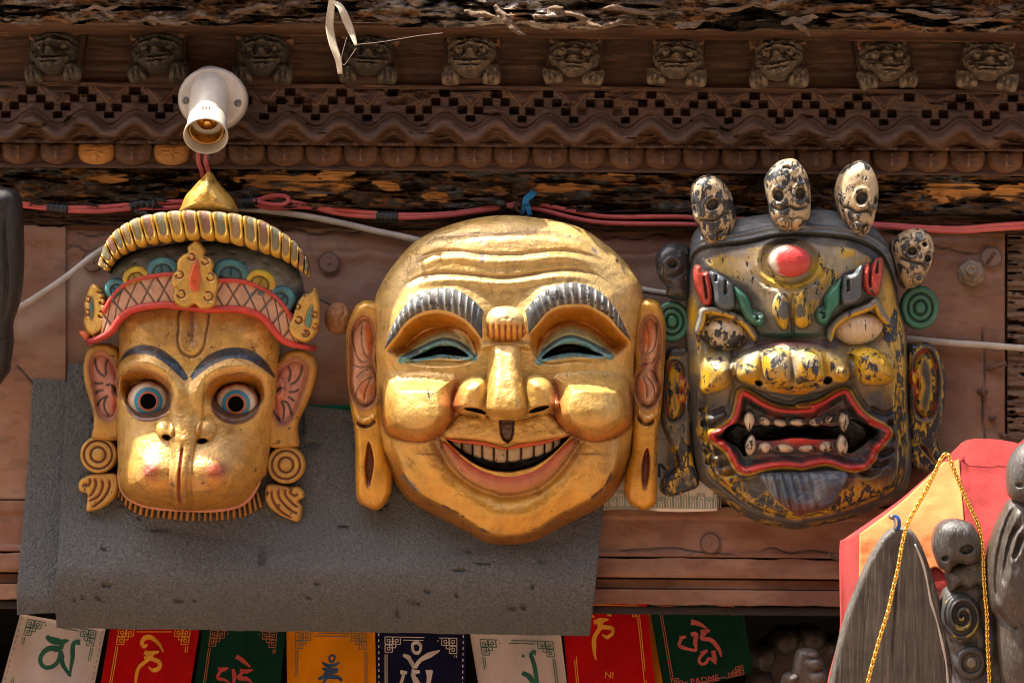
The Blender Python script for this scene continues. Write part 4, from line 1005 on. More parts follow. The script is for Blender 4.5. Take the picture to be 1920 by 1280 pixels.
for i in range(21):
    xa = (xc[i-1]+xc[i])/2 if i else 186.5; xb = (xc[i]+xc[i+1])/2 if i < 20 else 583
    ia = int(np.argmin(np.abs(cu[:, 0]-xa-.7))); ib = int(np.argmin(np.abs(cu[:, 0]-xb+.7)))
    if ib-ia < 6: ia, ib = max(0, ia-3), min(399, ib+3)
    k_ = lambda x: 204+(x-186)*(580-204)/(583-186)
    ja = int(np.argmin(np.abs(cl_[:, 0]-k_(xa)-.7))); jb = max(ja+4, int(np.argmin(np.abs(cl_[:, 0]-k_(xb)+.7)))); jb = min(399, jb); ib = min(399, ib)
    A0, A1, B0, B1 = cu[ia], cu[ib], cl_[ja], cl_[jb]
    ins = .06
    L0 = [A0*(1-s_)+B0*s_ for s_ in (.02, .5, .85)]; R0 = [A1*(1-s_)+B1*s_ for s_ in (.85, .5, .02)]
    bt = [B0*.75+B1*.25, B0*.25+B1*.75]
    mx = A0*.5+A1*.5
    o = np.array([L0[0], L0[1], L0[2], bt[0], bt[1], R0[0], R0[1], R0[2]])
    cxm, cym = (A0+A1+B0+B1)/4; axis = ((B0+B1)-(A0+A1)); ln = np.linalg.norm(axis); axis /= ln
    hw = np.linalg.norm(A1-A0)/2
    def ph(X, Y, R):
        q = ((X-cxm)*axis[0]+(Y-cym)*axis[1])/(ln/4)
        b = 84+50*np.sqrt(np.clip(1-((X-384)/208)**2, 0, 1))+pil((1-R)*hw, hw*.7, 10)
        g = ss(.78, .5, np.hypot((((X-cxm)*-axis[1]+(Y-cym)*axis[0]))/hw, np.maximum(q-.1, 0)*1.0))
        return b-5*g-14*ss(.55, 1.2, q)
    def pc(X, Y, R):
        q = ((X-cxm)*axis[0]+(Y-cym)*axis[1])/(ln/4); s_ = ((X-cxm)*-axis[1]+(Y-cym)*axis[0])/hw
        g = ss(.56, .42, np.hypot(s_, np.maximum(q-.05, 0)*1.2))
        p = Paint(X.shape, (.50, .29, .03), .12); p(ss(.65, 1.0, q), (.40, .20, .02), .1)
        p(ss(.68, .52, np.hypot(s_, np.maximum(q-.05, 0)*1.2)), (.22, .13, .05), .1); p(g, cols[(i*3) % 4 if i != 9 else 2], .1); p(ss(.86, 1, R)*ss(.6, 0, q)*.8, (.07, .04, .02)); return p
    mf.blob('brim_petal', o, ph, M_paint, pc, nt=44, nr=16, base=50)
kn = cat_(k1('725,330 735,285 760,220 800,170 870,95 915,50 928,44'), k2('70,62 100,110 170,190 215,250 232,330 100,350 -20,350'))
mf.blob('hat_knob', kn, lambda X, Y, R: 76+pil((1-R)*52, 50, 46)+1.5*(fbm(X/9, Y/9, 3, 5)-.5), M_gold, lambda X, Y, R: Paint(X.shape, (.52, .31, .05), .10)(ss(.5, .7, fbm(X/20, Y/14, 4, 6)), (.40, .23, .035), .16), nt=90, nr=34, base=40)
# centre and side ornaments
def ornament(name, o, drop, dc, curls, h0, tilt, mat=M_gold):
    o = np.asarray(o); d_ = np.asarray(drop); cx, cy = o.mean(0)
    def h(X, Y, R):
        b = h0+tilt*(X-cx)+pil(sdf(X, Y, o, 70, 40), 7, 14)+pil(sdf(X, Y, d_, 24, 20), 5, 5)
        for (x, y, r) in curls: b = b-5*np.exp(-((np.hypot(X-x, Y-y)-r)/1.6)**2)*(np.arctan2(Y-y, X-x) > -2.2)
        return b
    def c(X, Y, R):
        p = Paint(X.shape, (.52, .31, .055), .1); p(ss(0, 5, sdf(X, Y, d_, 24, 20)+3), dc, .08); s_ = sdf(X, Y, d_, 24, 20); p(np.exp(-((s_+1)/1.5)**2)*.5, (.3, .1, .03)); p(ss(.5, 2, s_), dc, .08)
        for (x, y, r) in curls: p(np.exp(-((np.hypot(X-x, Y-y)-r)/2)**2)*(np.arctan2(Y-y, X-x) > -2.2)*.9, (.27, .07, .025), .1)
        return p
    return mf.blob(name, o, h, mat, c, nt=120, nr=36, base=h0-50)
ornament('centre_ornament', k1('850,512 885,550 912,590 905,622 950,640 972,685 962,728 992,762 1002,830 985,890 988,950 950,980 880,986 838,955 790,980 720,962 688,900 702,860 678,810 690,750 718,720 720,660 760,612 792,602 788,565 820,535'),
         k1('855,642 876,720 884,800 862,866 832,862 804,822 818,730'), (.55, .075, .02), [(365, 483, 6), (390, 491, 6), (342, 516, 7), (400, 520, 7), (345, 552, 7), (396, 556, 8)], 116, 0)
ornament('side_ornament', k1('130,812 165,830 205,885 222,940 228,1010 212,1080 190,1130 130,1168 85,1140 58,1080 70,1010 62,950 80,890 105,830'), k1('118,892 134,980 120,1062 104,1000'), (.04, .18, .17), [(166, 562, 5), (165, 586, 5), (195, 565, 6), (193, 590, 6), (190, 545, 5)], 62, .45)
ornament('side_ornament', k2('768,838 786,880 800,955 802,1050 790,1130 740,1202 690,1212 622,1172 600,1110 620,1050 640,980 660,930 700,880 738,872'), k2('752,958 760,1000 742,1110 708,1085 722,1020'), (.04, .20, .15), [(560, 575, 5), (562, 600, 6), (592, 590, 5), (575, 625, 6), (593, 612, 5)], 78, -.45)
mf.blob('band_tip', k1('25,1140 70,1135 110,1160 90,1210 50,1180'), lambda X, Y, R: 48+pil((1-R)*10, 8, 8), M_paint, (.50, .13, .04), nt=24, nr=5, base=20)
# ears, earrings and ear flourishes
def mear(out, inn, lines, hx, sgn):
    out = np.asarray(out); cx = out[:, 0].mean()
    def h(X, Y, R):
        i_ = sdf(X, Y, inn, 40, 50)
        b = 16+pil(sdf(X, Y, out, 60, 40), 9, 18)-14*ss(0, 6, i_)+pil(i_-5, 20, 8)+13*np.exp(-((np.hypot((X-hx[0])/1., (Y-hx[1])/2.0)-7)/5)**2)
        for l in lines: b = b-1.8*line(X, Y, l, 1.8)
        return b
    def c(X, Y, R):
        i_ = sdf(X, Y, inn, 40, 50); p = Paint(X.shape, (.42, .22, .04), .14)
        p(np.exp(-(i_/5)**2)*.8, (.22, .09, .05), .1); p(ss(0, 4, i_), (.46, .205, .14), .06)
        p(ss(0, 4, i_)*gz(X, Y, hx[0]-sgn*3, hx[1]-50, 13, 30)*.9, (.36, .05, .035)); p(gz(X, Y, hx[0], hx[1]+30, 9, 22)*ss(0, 4, i_)*.8, (.40, .08, .05))
        for l in lines: p(line(X, Y, l, 2.2)*1.2, (.03, .028, .03))
        return p
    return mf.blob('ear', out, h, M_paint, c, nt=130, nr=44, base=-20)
mear(k3('325,110 290,70 250,50 170,45 110,85 80,170 80,280 110,400 140,500 145,600 130,665 150,690 290,700 330,650 330,400 330,200'), k3('300,210 240,122 180,105 130,150 118,230 150,400 170,510 240,562 305,520 315,350'),
     [k3('155,135 165,200 190,245 235,275'), k3('250,145 232,190 235,270'), k3('145,315 180,316 220,312'), k3('155,385 185,365 220,362'), k3('170,475 190,430 250,395'), k3('245,395 222,440 225,490 258,545'), k3('222,330 270,325 300,370 310,420')], (212, 730), -1)
mear(k4('655,180 685,160 720,110 790,84 860,94 915,150 930,230 910,330 870,440 820,540 800,620 812,720 780,745 620,745 600,650 605,550 640,300'), k4('665,240 740,160 810,150 870,198 876,260 840,380 800,500 740,582 680,592 648,520 640,420'),
     [k4('735,195 755,240 742,310'), k4('835,180 825,250 790,305 740,325'), k4('815,350 790,370 740,372'), k4('785,438 760,415 735,405'), k4('690,430 740,450 770,540'), k4('690,430 712,480 705,570'), k4('735,350 680,350 645,410 640,490 700,590')], (521, 728), 1)
def discring(name, f, cx, cy, r, h0, mat, c0, c1, rings, par=None, sq=1.0, base=-20):
    def h(X, Y, R):
        q = np.hypot(X-cx, (Y-cy)/sq); b = h0+pil((1-R)*r, 6, 10)+pil(10-q, 8, 3)
        for g in rings: b = b-5*np.exp(-((q-g)/1.8)**2)
        return b
    def c(X, Y, R):
        q = np.hypot(X-cx, (Y-cy)/sq); p = Paint(X.shape, c0, .12)
        for g in rings: p(np.exp(-((q-g)/2.6)**2), c1, .1)
        return p
    return f.blob(name, circ(cx, cy, r, r*sq, 16), h, mat, c, par=par, nt=70, nr=34, base=base, c=(cx, cy))
def flourish(out, lines, curlc):
    def h(X, Y, R):
        b = 12+pil(sdf(X, Y, out, 70, 40), 6, 12)
        for l in lines: b = b-5*line(X, Y, l, 2.2)
        return b
    def c(X, Y, R):
        p = Paint(X.shape, (.44, .24, .045), .14)
        for l in lines: p(line(X, Y, l, 2.6), (.17, .055, .03), .1)
        return p
    return mf.blob('ear_flourish', out, h, M_paint, c, nt=120, nr=34, base=-20)
ER0, ER1 = (.46, .26, .05), (.16, .06, .035)
discring('earring', mf, 180.6, 853, 35, 18, M_paint, ER0, ER1, (14, 26.5)); discring('earring', mf, 534, 872, 36, 18, M_paint, ER0, ER1, (14, 26.5))
flourish(k3('140,925 90,940 50,970 42,1010 60,1045 100,1055 102,1110 98,1172 180,1160 260,1110 312,1030 305,930 220,915'), [k3('120,945 125,985 95,1000 85,980'), k3('150,945 165,990 140,1050 105,1085'), k3('200,950 210,1000 180,1070 105,1110'), k3('250,950 255,1010 210,1090 130,1155')], None)
flourish(k4('610,990 700,998 760,1012 800,1005 842,1040 842,1080 808,1105 832,1150 812,1242 740,1226 640,1172 588,1100 588,1020'), [k4('770,1015 755,1045 785,1068 808,1050'), k4('725,1010 720,1060 770,1120 815,1150'), k4('675,1010 680,1080 740,1150 810,1195'), k4('630,1015 635,1090 690,1170 780,1225')], None)
# ------------------------------------------------------------------ the wrathful mask
BLK = (.030, .034, .040); YL = (.52, .30, .008); RED = (.42, .022, .018); BGR = (.075, .092, .108); CRM = (.52, .40, .26); GRN = (.02, .135, .085); DUST = (.11, .10, .088)
M_worn = paintmat('worn_black_yellow', .35, 0, (.022, .024, .028), 120, .5, .3, .38, (1.0, 1, .55), .36, .0013, wmul=1.22, stain=(.07, .06, .048, .45), edgew=.12, crack=.3)
wf2 = Frame('wrathful_mask', 1500, 720, .052, 'black and yellow wrathful mask with bared fangs and a crown of skulls, right of three', 'mask', 'large masks hung on the wall')
a1 = K(1220, 290, 3.5567); a2 = K(1490, 290, 3.5567); a3 = K(1230, 640, 3.5567); a4 = K(1490, 640, 3.5567)
R_out = cat_(a1('265,640 290,540 340,470 440,440 560,425 700,402 850,385 1000,375'), a2('110,368 240,365 330,390 440,410 520,455 575,512 625,595 672,720 700,860 712,1000 742,1100 765,1200'),
             a4('765,120 775,450 800,700 795,880 755,1000 680,1062 560,1122 400,1182 250,1222 100,1247'), a3('960,1262 850,1250 700,1215 550,1140 420,1030 330,960 290,900 255,700 232,400 218,100'), a1('242,1150 245,1000 250,800'))
hb_l = cat_(a1('262,760 300,655 400,610 600,590 800,548 960,530'), a2('0,528 150,538 350,558 480,600 580,670 645,790 700,960'))
lipO = cat_(a3('575,318 640,352 720,400 800,432 900,446 1040,434'), a4('0,432 150,402 270,332 345,318 390,385 450,468 520,518 600,558 642,608 622,650 552,720 512,800 440,852 340,852 200,812 50,842'),
            a3('950,838 830,832 700,852 600,880 540,862 500,800 470,740 400,682 348,648 355,602 440,560 500,508 528,420 540,345'))
opn3 = cat_(a3('440,620 470,570 540,545 620,570 700,556 860,560 1000,562'), a4('0,558 120,552 260,566 345,540 400,515 520,570 562,602 500,650 420,715 345,742 335,655 230,650 140,650 60,640'), a3('900,640 760,660 650,650 600,655 598,770 545,705 480,668'))
chk3L = a3('285,240 300,150 340,100 420,95 500,130 530,180 500,280 430,330 340,352 290,330'); chk3R = a4('330,80 420,40 500,35 590,80 640,160 665,240 620,280 520,295 430,280 400,220 380,140')
nl = a3('700,60 780,45 850,70 880,160 890,270 830,300 740,290 700,220 690,130'); nr3 = cat_(a3('905,90 960,45 1040,40'), a4('60,50 130,90 160,180 190,230 150,270 60,280'), a3('960,300 900,280'))
tip3 = cat_(a3('690,250 760,270 900,280 1067,260'), a4('180,210 190,240 160,290 90,335'), a3('1000,352 900,358 800,340 730,310'))
al3L = a3('520,190 560,130 640,125 700,160 700,230 690,270 640,290 560,270 525,240'); al3R = a4('200,200 240,140 300,130 350,170 358,230 330,272 270,275 215,240')
kn3L = a1('830,930 880,940 915,1000 915,1100 900,1165 860,1165 810,1090 800,1000'); kn3R = cat_(a1('930,960 1000,890 1060,880'), a2('70,900 70,960 100,1080 105,1130 60,1160'), a1('990,1165 945,1130 925,1050'))
beard = cat_(a3('680,880 720,970 790,1060 900,1140 975,1172'), a4('60,1150 200,1120 250,1080 312,980 352,872 200,850 50,862'), a3('900,860 780,862'))
fore = cat_(a1('350,700 500,640 760,600 960,580'), a2('0,560 200,600 380,620 520,700 440,760 330,800 230,900 160,1000'), a2('100,1080 0,1000'), a1('900,1000 820,1090 740,1010 660,900 540,830 430,780'))
sw3L = cat_(a1('620,660 680,780 760,860 900,900 960,890'), a2('0,895 120,850 190,780 230,640'))
def rdist(X, Y): return sdf(X, Y, R_out, 120, 200)
def rbase(X, Y):
    d = rdist(X, Y); return d, 12+pil(d, 90, 74)
def rh(X, Y, R):
    d, h = rbase(X, Y)
    # rim channel along the jaw
    h = h-9*np.exp(-((d-22)/5)**2)*ss(600, 760, Y)+4*np.exp(-((d-36)/8)**2)*ss(600, 760, Y)
    # headband step
    q = spline(hb_l, 50); dh, t, sg = pdist(X, Y, q, 160)
    above = sg < 0
    h = h+np.where(above & (Y < 560), 11*ss(0, 5, dh), 0)-5*np.exp(-(dh/3)**2)+5*np.exp(-((dh-16)/3)**2)*above
    # brow muscles, third eye
    h = h+24*gz(X, Y, 1483, 560, 60, 60)+10*gz(X, Y, 1480, 490, 90, 60)
    e3 = ell(X, Y, 1477, 491, 52, 42); h = h-8*np.exp(-((e3-4)/5)**2)+5*np.exp(-((e3+6)/6)**2)
    h = h-5*line(X, Y, sw3L, 4)+5*line(X, Y, sw3L+np.array([0, 10]), 7)
    h = h+pil(sdf(X, Y, kn3L, 36, 60), 18, 24)+pil(sdf(X, Y, kn3R, 40, 60), 20, 24)
    h = h-12*gz(X, Y, 1484, 590, 3, 34)
    # eye hollows
    h = h-24*gz(X, Y, 1356, 632, 50, 44)-24*gz(X, Y, 1608, 624, 50, 44)
    # nose
    h = h-14*gz(X, Y, 1482, 636, 60, 12)+6*gz(X, Y, 1482, 626, 40, 5)+6*gz(X, Y, 1482, 646, 44, 5)
    n1 = pil(ell(X, Y, 1484, 690, 118, 50), 48, 54)
    n1 = np.maximum(n1, pil(sdf(X, Y, tip3, 40, 60), 22, 64)*(1-.3*ss(716, 738, Y)))
    n1 = np.maximum(n1, np.maximum(pil(sdf(X, Y, al3L, 36, 60), 26, 54), pil(sdf(X, Y, al3R, 36, 60), 24, 52)))
    n1 = n1+pil(sdf(X, Y, nl, 36, 60), 24, 20)+pil(sdf(X, Y, nr3, 40, 60), 24, 20)
    h = h+n1-9*gz(X, Y, 1479, 695, 4, 30)-20*gz(X, Y, 1377, 690, 9, 34)-16*gz(X, Y, 1424, 690, 6, 26)-20*gz(X, Y, 1590, 690, 11, 34)-14*gz(X, Y, 1544, 690, 6, 26)
    h = h-18*ss(-1, 4, ell(X, Y, 1419, 717, 8, 5, 20))-18*ss(-1, 4, ell(X, Y, 1547, 712, 9, 7, -20))
    # cheeks
    h = h+np.maximum(np.maximum(pil(sdf(X, Y, chk3L, 40, 80), 34, 48), pil(sdf(X, Y, chk3R, 44, 80), 36, 52)), 34*gz(X, Y, 1358, 690, 56, 34)+34*gz(X, Y, 1620, 684, 62, 34))
    # wrinkled sides of the mouth
    for sx, cx in ((1, 1318), (-1, 1672)):
        for k, (dy, dx) in enumerate(((775, 0), (800, 6), (826, 0), (850, 4), (872, 14), (888, 30))):
            x0 = cx+sx*dx
            h = h-9*line(X, Y, np.array([(x0-sx*10, dy-10), (x0+sx*14, dy), (x0+sx*44, dy-12)]), 4.5)+5*line(X, Y, np.array([(x0-sx*10, dy-1), (x0+sx*14, dy+11), (x0+sx*44, dy-1)]), 6)
    # mouth
    lo = sdf(X, Y, lipO, 90, 80)
    h = h+np.maximum(0, 13*np.exp(-((lo-5)/8)**2))-5*np.exp(-((lo+9)/6)**2)
    h = h-10*ss(10, 22, lo)
    h = h+20*gz(X, Y, 1503, 820, 48, 13)
    h = h+8*np.exp(-((Y-838)/12)**2)*ss(1392, 1404, X)*ss(1598, 1588, X)
    h = h-64*ss(-1, 4, sdf(X, Y, opn3, 90, 60))
    # beard
    b_ = sdf(X, Y, beard, 60, 60)
    h = h+pil(b_, 22, 22)+ss(0, 6, b_)*(4.5*np.sin((X-(Y-880)*.25)/2.6)*ss(1560, 1450, X)+9*(fbm(X/20, Y/16, 4, 51)-.5))
    h = h+14*gz(X, Y, 1500, 950, 120, 30)*ss(0, 30, d)
    return h+1.8*(fbm(X/22, Y/18, 4, 45)-.5)*2
def rc(X, Y, R):
    n = fbm(X/46, Y/46, 4, 63); d = rdist(X, Y)
    p = Paint(X.shape, (.034, .036, .038), .1)
    p(ss(.47, .67, n)*.7*ss(800, 640, Y), (.15, .14, .12), .2)
    # streaky yellow along the border and chin
    p(ss(60, 30, d)*ss(4, 12, d)*ss(.44, .58, fbm(X/12, Y/60, 4, 66)+.02+.17*ss(1450, 1600, X))*ss(540, 600, Y), YL, .44)
    p(ss(880, 930, Y+30*(n-.5))*ss(26, 32, d)*ss(.40, .55, fbm(X/40, Y/30, 4, 68)+.05+.12*ss(1480, 1600, X)), YL, .44)
    p(ss(26, 16, d)*ss(780, 900, Y), (.045, .045, .045), .1); p(ss(14, 4, d)*ss(880, 950, Y)*ss(.4, .6, fbm(X/40, Y/8, 4, 69)), (.34, .20, .015), .45)
    p(gz(X, Y, 1664, 560, 14, 46), YL, .3); p(gz(X, Y, 1300, 590, 8, 30), YL, .3); p(gz(X, Y, 1668, 640, 22, 40)*.8, YL, .5)
    # forehead: dusty grey and ochre
    f_ = sdf(X, Y, fore, 60, 80); p(ss(0, 8, f_), (.27, .235, .16), .25); p(ss(0, 8, f_)*ss(.44, .56, fbm(X/34, Y/28, 4, 72)), (.44, .29, .04), .34)
    p(gz(X, Y, 1402, 500, 40, 26)*.7, (.42, .38, .30), .2); p(gz(X, Y, 1455, 560, 26, 34)*.7, (.44, .39, .28), .25)
    e3 = ell(X, Y, 1477, 491, 52, 42); p(ss(10, 3, np.abs(e3+4))*ss(480, 520, Y+.25*(X-1480)), (.44, .30, .03), .25)
    q = spline(hb_l, 50); dh, t, sg = pdist(X, Y, q, 160); ab = (sg < 0)*ss(0, 3, dh)*(Y < 570)
    p(ab, BGR, .12); p(ab*ss(.5, .7, fbm(X/40, Y/14, 4, 75)), (.14, .155, .165), .1); p(np.exp(-(dh/2.5)**2)*.9, (.02, .024, .03), .1)
    for k_ in (kn3L, kn3R): p(ss(0, 6, sdf(X, Y, k_, 36, 60)), (.44, .29, .03), .4); p(ss(0, 6, sdf(X, Y, k_, 36, 60))*ss(590, 605, Y), YL, .2)
    p(ell(X, Y, 1466, 582, 11, 18)*1.5, BGR, .1); p(ell(X, Y, 1495, 583, 7, 14)*1.5, (.05, .06, .07), .1)
    p(gz(X, Y, 1482, 627, 44, 6), GRN, .3); p(gz(X, Y, 1484, 644, 48, 5), (.38, .16, .14), .3)
    # nose and cheeks: one dusty ochre mass with yellow left on it
    nz = np.maximum.reduce([ss(0, 14, ell(X, Y, 1484, 692, 112, 50)), gz(X, Y, 1350, 690, 44, 34), gz(X, Y, 1622, 684, 58, 36)])
    p(nz, (.30, .235, .12), .30); p(nz*ss(.42, .56, fbm(X/36, Y/26, 4, 95)), (.46, .29, .03), .30)
    ns = np.maximum.reduce([sdf(X, Y, z, 40, 60) for z in (nl, nr3, tip3)]); p(ss(0, 5, ns), YL, .36); p(ss(0, 5, ns)*ss(.5, .6, fbm(X/30, Y/24, 4, 78))*ss(715, 690, Y), (.40, .30, .14), .40)
    p(ss(0, 5, ns)*ss(718, 732, Y), (.44, .19, .012), .25)
    p(gz(X, Y, 1479, 690, 10, 30), (.25, .225, .19), .2)
    p(np.maximum(gz(X, Y, 1377, 692, 9, 34), gz(X, Y, 1590, 692, 12, 34)), (.05, .045, .04), .1)
    for z in (al3L, al3R): s_ = sdf(X, Y, z, 36, 60); p(ss(0, 5, s_), (.44, .30, .08), .34); p(ss(0, 5, s_)*ss(695, 710, Y), YL, .15)
    for z in (chk3L, chk3R): s_ = sdf(X, Y, z, 44, 80); p(ss(0, 5, s_), YL, .34); p(ss(0, 5, s_)*ss(700, 670, Y)*ss(1480, 1380, X), (.40, .33, .20), .36)
    p(gz(X, Y, 1365, 690, 12, 34)*.8, BLK, .1)
    p(np.maximum(ss(-1, 1, ell(X, Y, 1419, 717, 8, 5, 20)), ss(-1, 1, ell(X, Y, 1547, 712, 9, 7, -20))), (.012, .01, .01), .1)
    # mouth
    sidew = np.maximum(gz(X, Y, 1322, 820, 26, 80), gz(X, Y, 1676, 820, 30, 90)); p(np.clip(sidew*1.5, 0, 1)*(rdist(X, Y) > 34), (.022, .024, .028), .0)
    lo = sdf(X, Y, lipO, 90, 80)
    p(ss(-5, -2, lo)*ss(1, -1, lo), (.46, .27, .02), .25)
    p(ss(0, 2, lo), RED, .16)
    inn = ss(8, 13, lo+4*(fbm(X/20, Y/14, 3, 81)-.5)*2); p(inn, (.028, .028, .032), .1); p(inn*ss(.5, .6, fbm(X/26, Y/16, 4, 84))*.6, (.16, .02, .02), .1)
    p(ss(870, 882, Y)*ss(0, 3, lo), RED, .3)
    p(gz(X, Y, 1503, 819, 44, 12)*1.6, (.46, .025, .02), .22)
    p(ss(-1, 1, sdf(X, Y, opn3, 90, 60)), (.005, .005, .005), 0)
    b_ = sdf(X, Y, beard, 60, 60); p(ss(0, 4, b_), (.055, .075, .095), .05); p(ss(0, 4, b_)*ss(.5, .66, fbm(X/24, Y/20, 4, 87)), (.13, .15, .165), .05); p(ss(0, 4, b_)*ss(930, 965, Y+.15*(1520-X)), (.12, .03, .025), .1)
    return p
wf2.blob('face', R_out, rh, M_worn, rc, nt=620, nr=280, c=(1500, 705), base=-34, pw=.92)
# third eye and eyes
def ball(name, cx, cy, rx, ry, h0, A, mat, cf_, a=0, **kw):
    ca, sa = math.cos(math.radians(a)), math.sin(math.radians(a))
    o = [(cx+u*ca-v*sa, cy+u*sa+v*ca) for u, v in circ(0, 0, rx, ry, 16)]
    return wf2.blob(name, o, lambda X, Y, R: h0+pil((1-R)*ry, ry, A)+1.2*(fbm(X/9, Y/9, 3, 7)-.5), mat, cf_, nt=72, nr=26, base=h0-30, c=(cx, cy), **kw)
ball('third_eye', 1477, 491, 41, 31, 118, 22, M_worn, lambda X, Y, R: Paint(X.shape, (.46, .38, .30), .2)(ss(-.1, .25, (X-1450)/40-.3*(R > .9)+.4*(fbm(X/16, Y/16, 3, 5)-.5)), (.42, .035, .03), .12)(ss(.88, 1, R), (.16, .11, .07), .2))
ball('eyeball', 1357, 626, 44, 33, 66, 32, M_worn, lambda X, Y, R: Paint(X.shape, (.54, .45, .32), .30)(ss(.3, .75, fbm(X/22, Y/18, 4, 5)+.012*(Y-626)), (.38, .27, .13), .44), 8)
ball('eyeball', 1608, 614, 47, 33, 66, 32, M_worn, lambda X, Y, R: Paint(X.shape, (.56, .42, .27), .26)(ss(600, 585, Y), (.1, .09, .07), .3), -8)
def rr_(h0, A): return lambda X, Y, T, V_: h0+A*np.sqrt(np.clip(1-(2*V_-1)**2, 0, 1))*round_end(T, .1)
def bandp(c0, c1, w): return lambda X, Y, T, V_: Paint(X.shape, c0, w)(ss(.5, .7, V_), c1, w)
wf2.ribbon('eyelid', a1('305,1200 335,1100 355,1040 480,1052 560,1080 640,1140 700,1240'), lambda t: 6.5*round_end(t, .15)+1, rr_(92, 10), M_worn, bandp((.16, .15, .12), YL, .3), nu=70, nv=10, sink=40)
wf2.ribbon('eyelid', a2('222,1250 245,1150 330,1075 420,1040 500,1010 530,985 570,1065 625,1130'), lambda t: 6.5*round_end(t, .15)+1, rr_(92, 10), M_worn, bandp((.16, .15, .12), YL, .26), nu=80, nv=10, sink=40)
# flame eyebrows
def flame(name, o, c, h0=96, A=18, wear=.2, grooves=()):
    o = np.asarray(o)
    def h(X, Y, R):
        b = h0+pil(sdf(X, Y, o, 50, 30), 9, A)
        for g in grooves: b = b-8*line(X, Y, g, 2.4)
        return b+3*(fbm(X/10, Y/10, 3, 3)-.5)
    def cc(X, Y, R):
        p = Paint(X.shape, c, wear)
        for g in grooves: p(line(X, Y, g, 3), (.015, .015, .015), .1)
        return p
    return wf2.blob(name, o, h, M_worn, cc, nt=70, nr=20, base=h0-40)
flame('brow_flame', a1('290,745 325,742 345,790 375,780 400,860 408,950 385,1010 340,990 310,920 285,830'), (.44, .05, .03), 84, 18, .2, [a1('345,800 360,900 370,980')])
flame('brow_flame', a1('385,782 430,790 480,815 530,850 555,900 560,1010 520,1040 460,1030 420,990 410,880'), BGR, 92, 20, .1, [a1('430,800 425,850'), a1('490,830 490,900 490,940')])
flame('brow_flame', a1('545,880 590,900 640,950 665,1020 680,1060 730,1050 755,1100 740,1145 690,1140 640,1110 600,1050 570,970'), GRN, 100, 18, .22, [a1('735,1060 700,1075 705,1110')])
flame('brow_flame', a2('440,780 480,720 500,750 530,700 575,688 582,760 572,850 550,930 500,940 460,910 438,850'), (.40, .045, .03), 84, 18, .25, [a2('500,740 490,830 495,900'), a2('545,700 535,800')])
flame('brow_flame', a2('320,810 345,800 380,790 420,740 445,745 440,850 440,950 400,990 340,1010 300,1000 290,900'), BGR, 92, 20, .1, [a2('340,830 345,890 340,920')])
flame('brow_flame', a2('300,820 290,900 285,1000 240,1060 200,1130 150,1130 125,1070 150,1020 190,1030 185,960 220,900 270,850'), GRN, 100, 18, .22, [a2('150,1050 180,1060 180,1100')])
# teeth
def tooth(x, y, rx, ry, a=0, h0=78, A=15, fang=0):
    ca, sa = math.cos(math.radians(a)), math.sin(math.radians(a))
    pts = [(u*(1-.45*max(0, v/ry*fang)), v) for u, v in circ(0, 0, rx, ry, 14)]
    o = [(x+u*ca-v*sa, y+u*sa+v*ca) for u, v in pts]
    wf2.blob('fang' if fang else 'tooth', o, lambda X, Y, R: h0+pil((1-R)*min(rx, ry), min(rx, ry), A), M_worn, lambda X, Y, R: Paint(X.shape, (.54, .42, .27), .3)(ss(.75, 1, R)*.8, (.05, .05, .05), .2), nt=32, nr=10, base=h0-26, c=(x, y))
for t_ in [(q[0], q[1], q[2]*1.18, q[3]*1.25)+tuple(q[4:]) for q in ((1403, 789, 9, 15, 0, 88, 15, 1), (1432, 789, 11, 6.5, 25), (1461, 792, 11, 6, 12), (1494, 791, 13.5, 6, 0), (1529, 790, 12, 6.5, -8), (1554, 786, 8, 6.5, -12), (1580, 789, 8.5, 16, 0, 88, 15, 1),
           (1406, 833, 8.5, 16, 8, 88, 15, -.6), (1433, 838, 12, 8.5, 4), (1470, 839, 15.5, 7.5, 6), (1512, 839, 16, 7, 0), (1547, 836, 13, 9, -4), (1577, 833, 9.5, 16, -4, 88, 15, -.6))]: tooth(*t_)
# skull crown
def skull(o, eyes, gro, jaw, h0, lean, wear=.30, base=None, dark=False):
    o = np.asarray(o); cx, cy = o.mean(0)
    def h(X, Y, R):
        d = sdf(X, Y, o, 60, 60); b = h0+pil(d, 26, 34)+lean*(X-cx)
        for (x, y, rx, ry, a) in eyes: b = b-15*ss(0, 6, ell(X, Y, x, y, rx, ry, a))+2.5*np.exp(-((ell(X, Y, x, y, rx, ry, a)+3)/3)**2)
        for g in gro: b = b-7*line(X, Y, g, 3)
        for (x, y, r) in jaw: b = b+6*gz(X, Y, x, y, r, r)-4*np.exp(-((np.hypot(X-x, Y-y)-r*1.2)/2)**2)
        return b+1.5*(fbm(X/7, Y/7, 3, 3)-.5)
    def c(X, Y, R):
        n = fbm(X/14, Y/14, 4, int(cx) % 50); p = Paint(X.shape, (.42, .32, .19) if not dark else (.10, .10, .10), wear+.03)
        p(ss(.5, .6, n)*.9, (.46, .37, .24) if not dark else (.30, .24, .16), min(1, wear+.18))
        yj = gro[0][:, 1].mean()
        p(ss(-2, 6, Y-yj)*.6, (.40, .27, .13), .34 if not dark else .5)
        for (x, y, rx, ry, a) in eyes: p(ss(0, 3, ell(X, Y, x, y, rx, ry, a)), (.05, .05, .052), .1)
        for g in gro: p(line(X, Y, g, 3.4)*1.2, (.03, .028, .026), .2)
        for (x, y, r) in jaw: p(np.exp(-((np.hypot(X-x, Y-y)-r*1.2)/2)**2), (.05, .04, .03), .2)
        return p
    return wf2.blob('skull', o, h, M_worn, c, nt=110, nr=40, base=h0-40 if base is None else base)
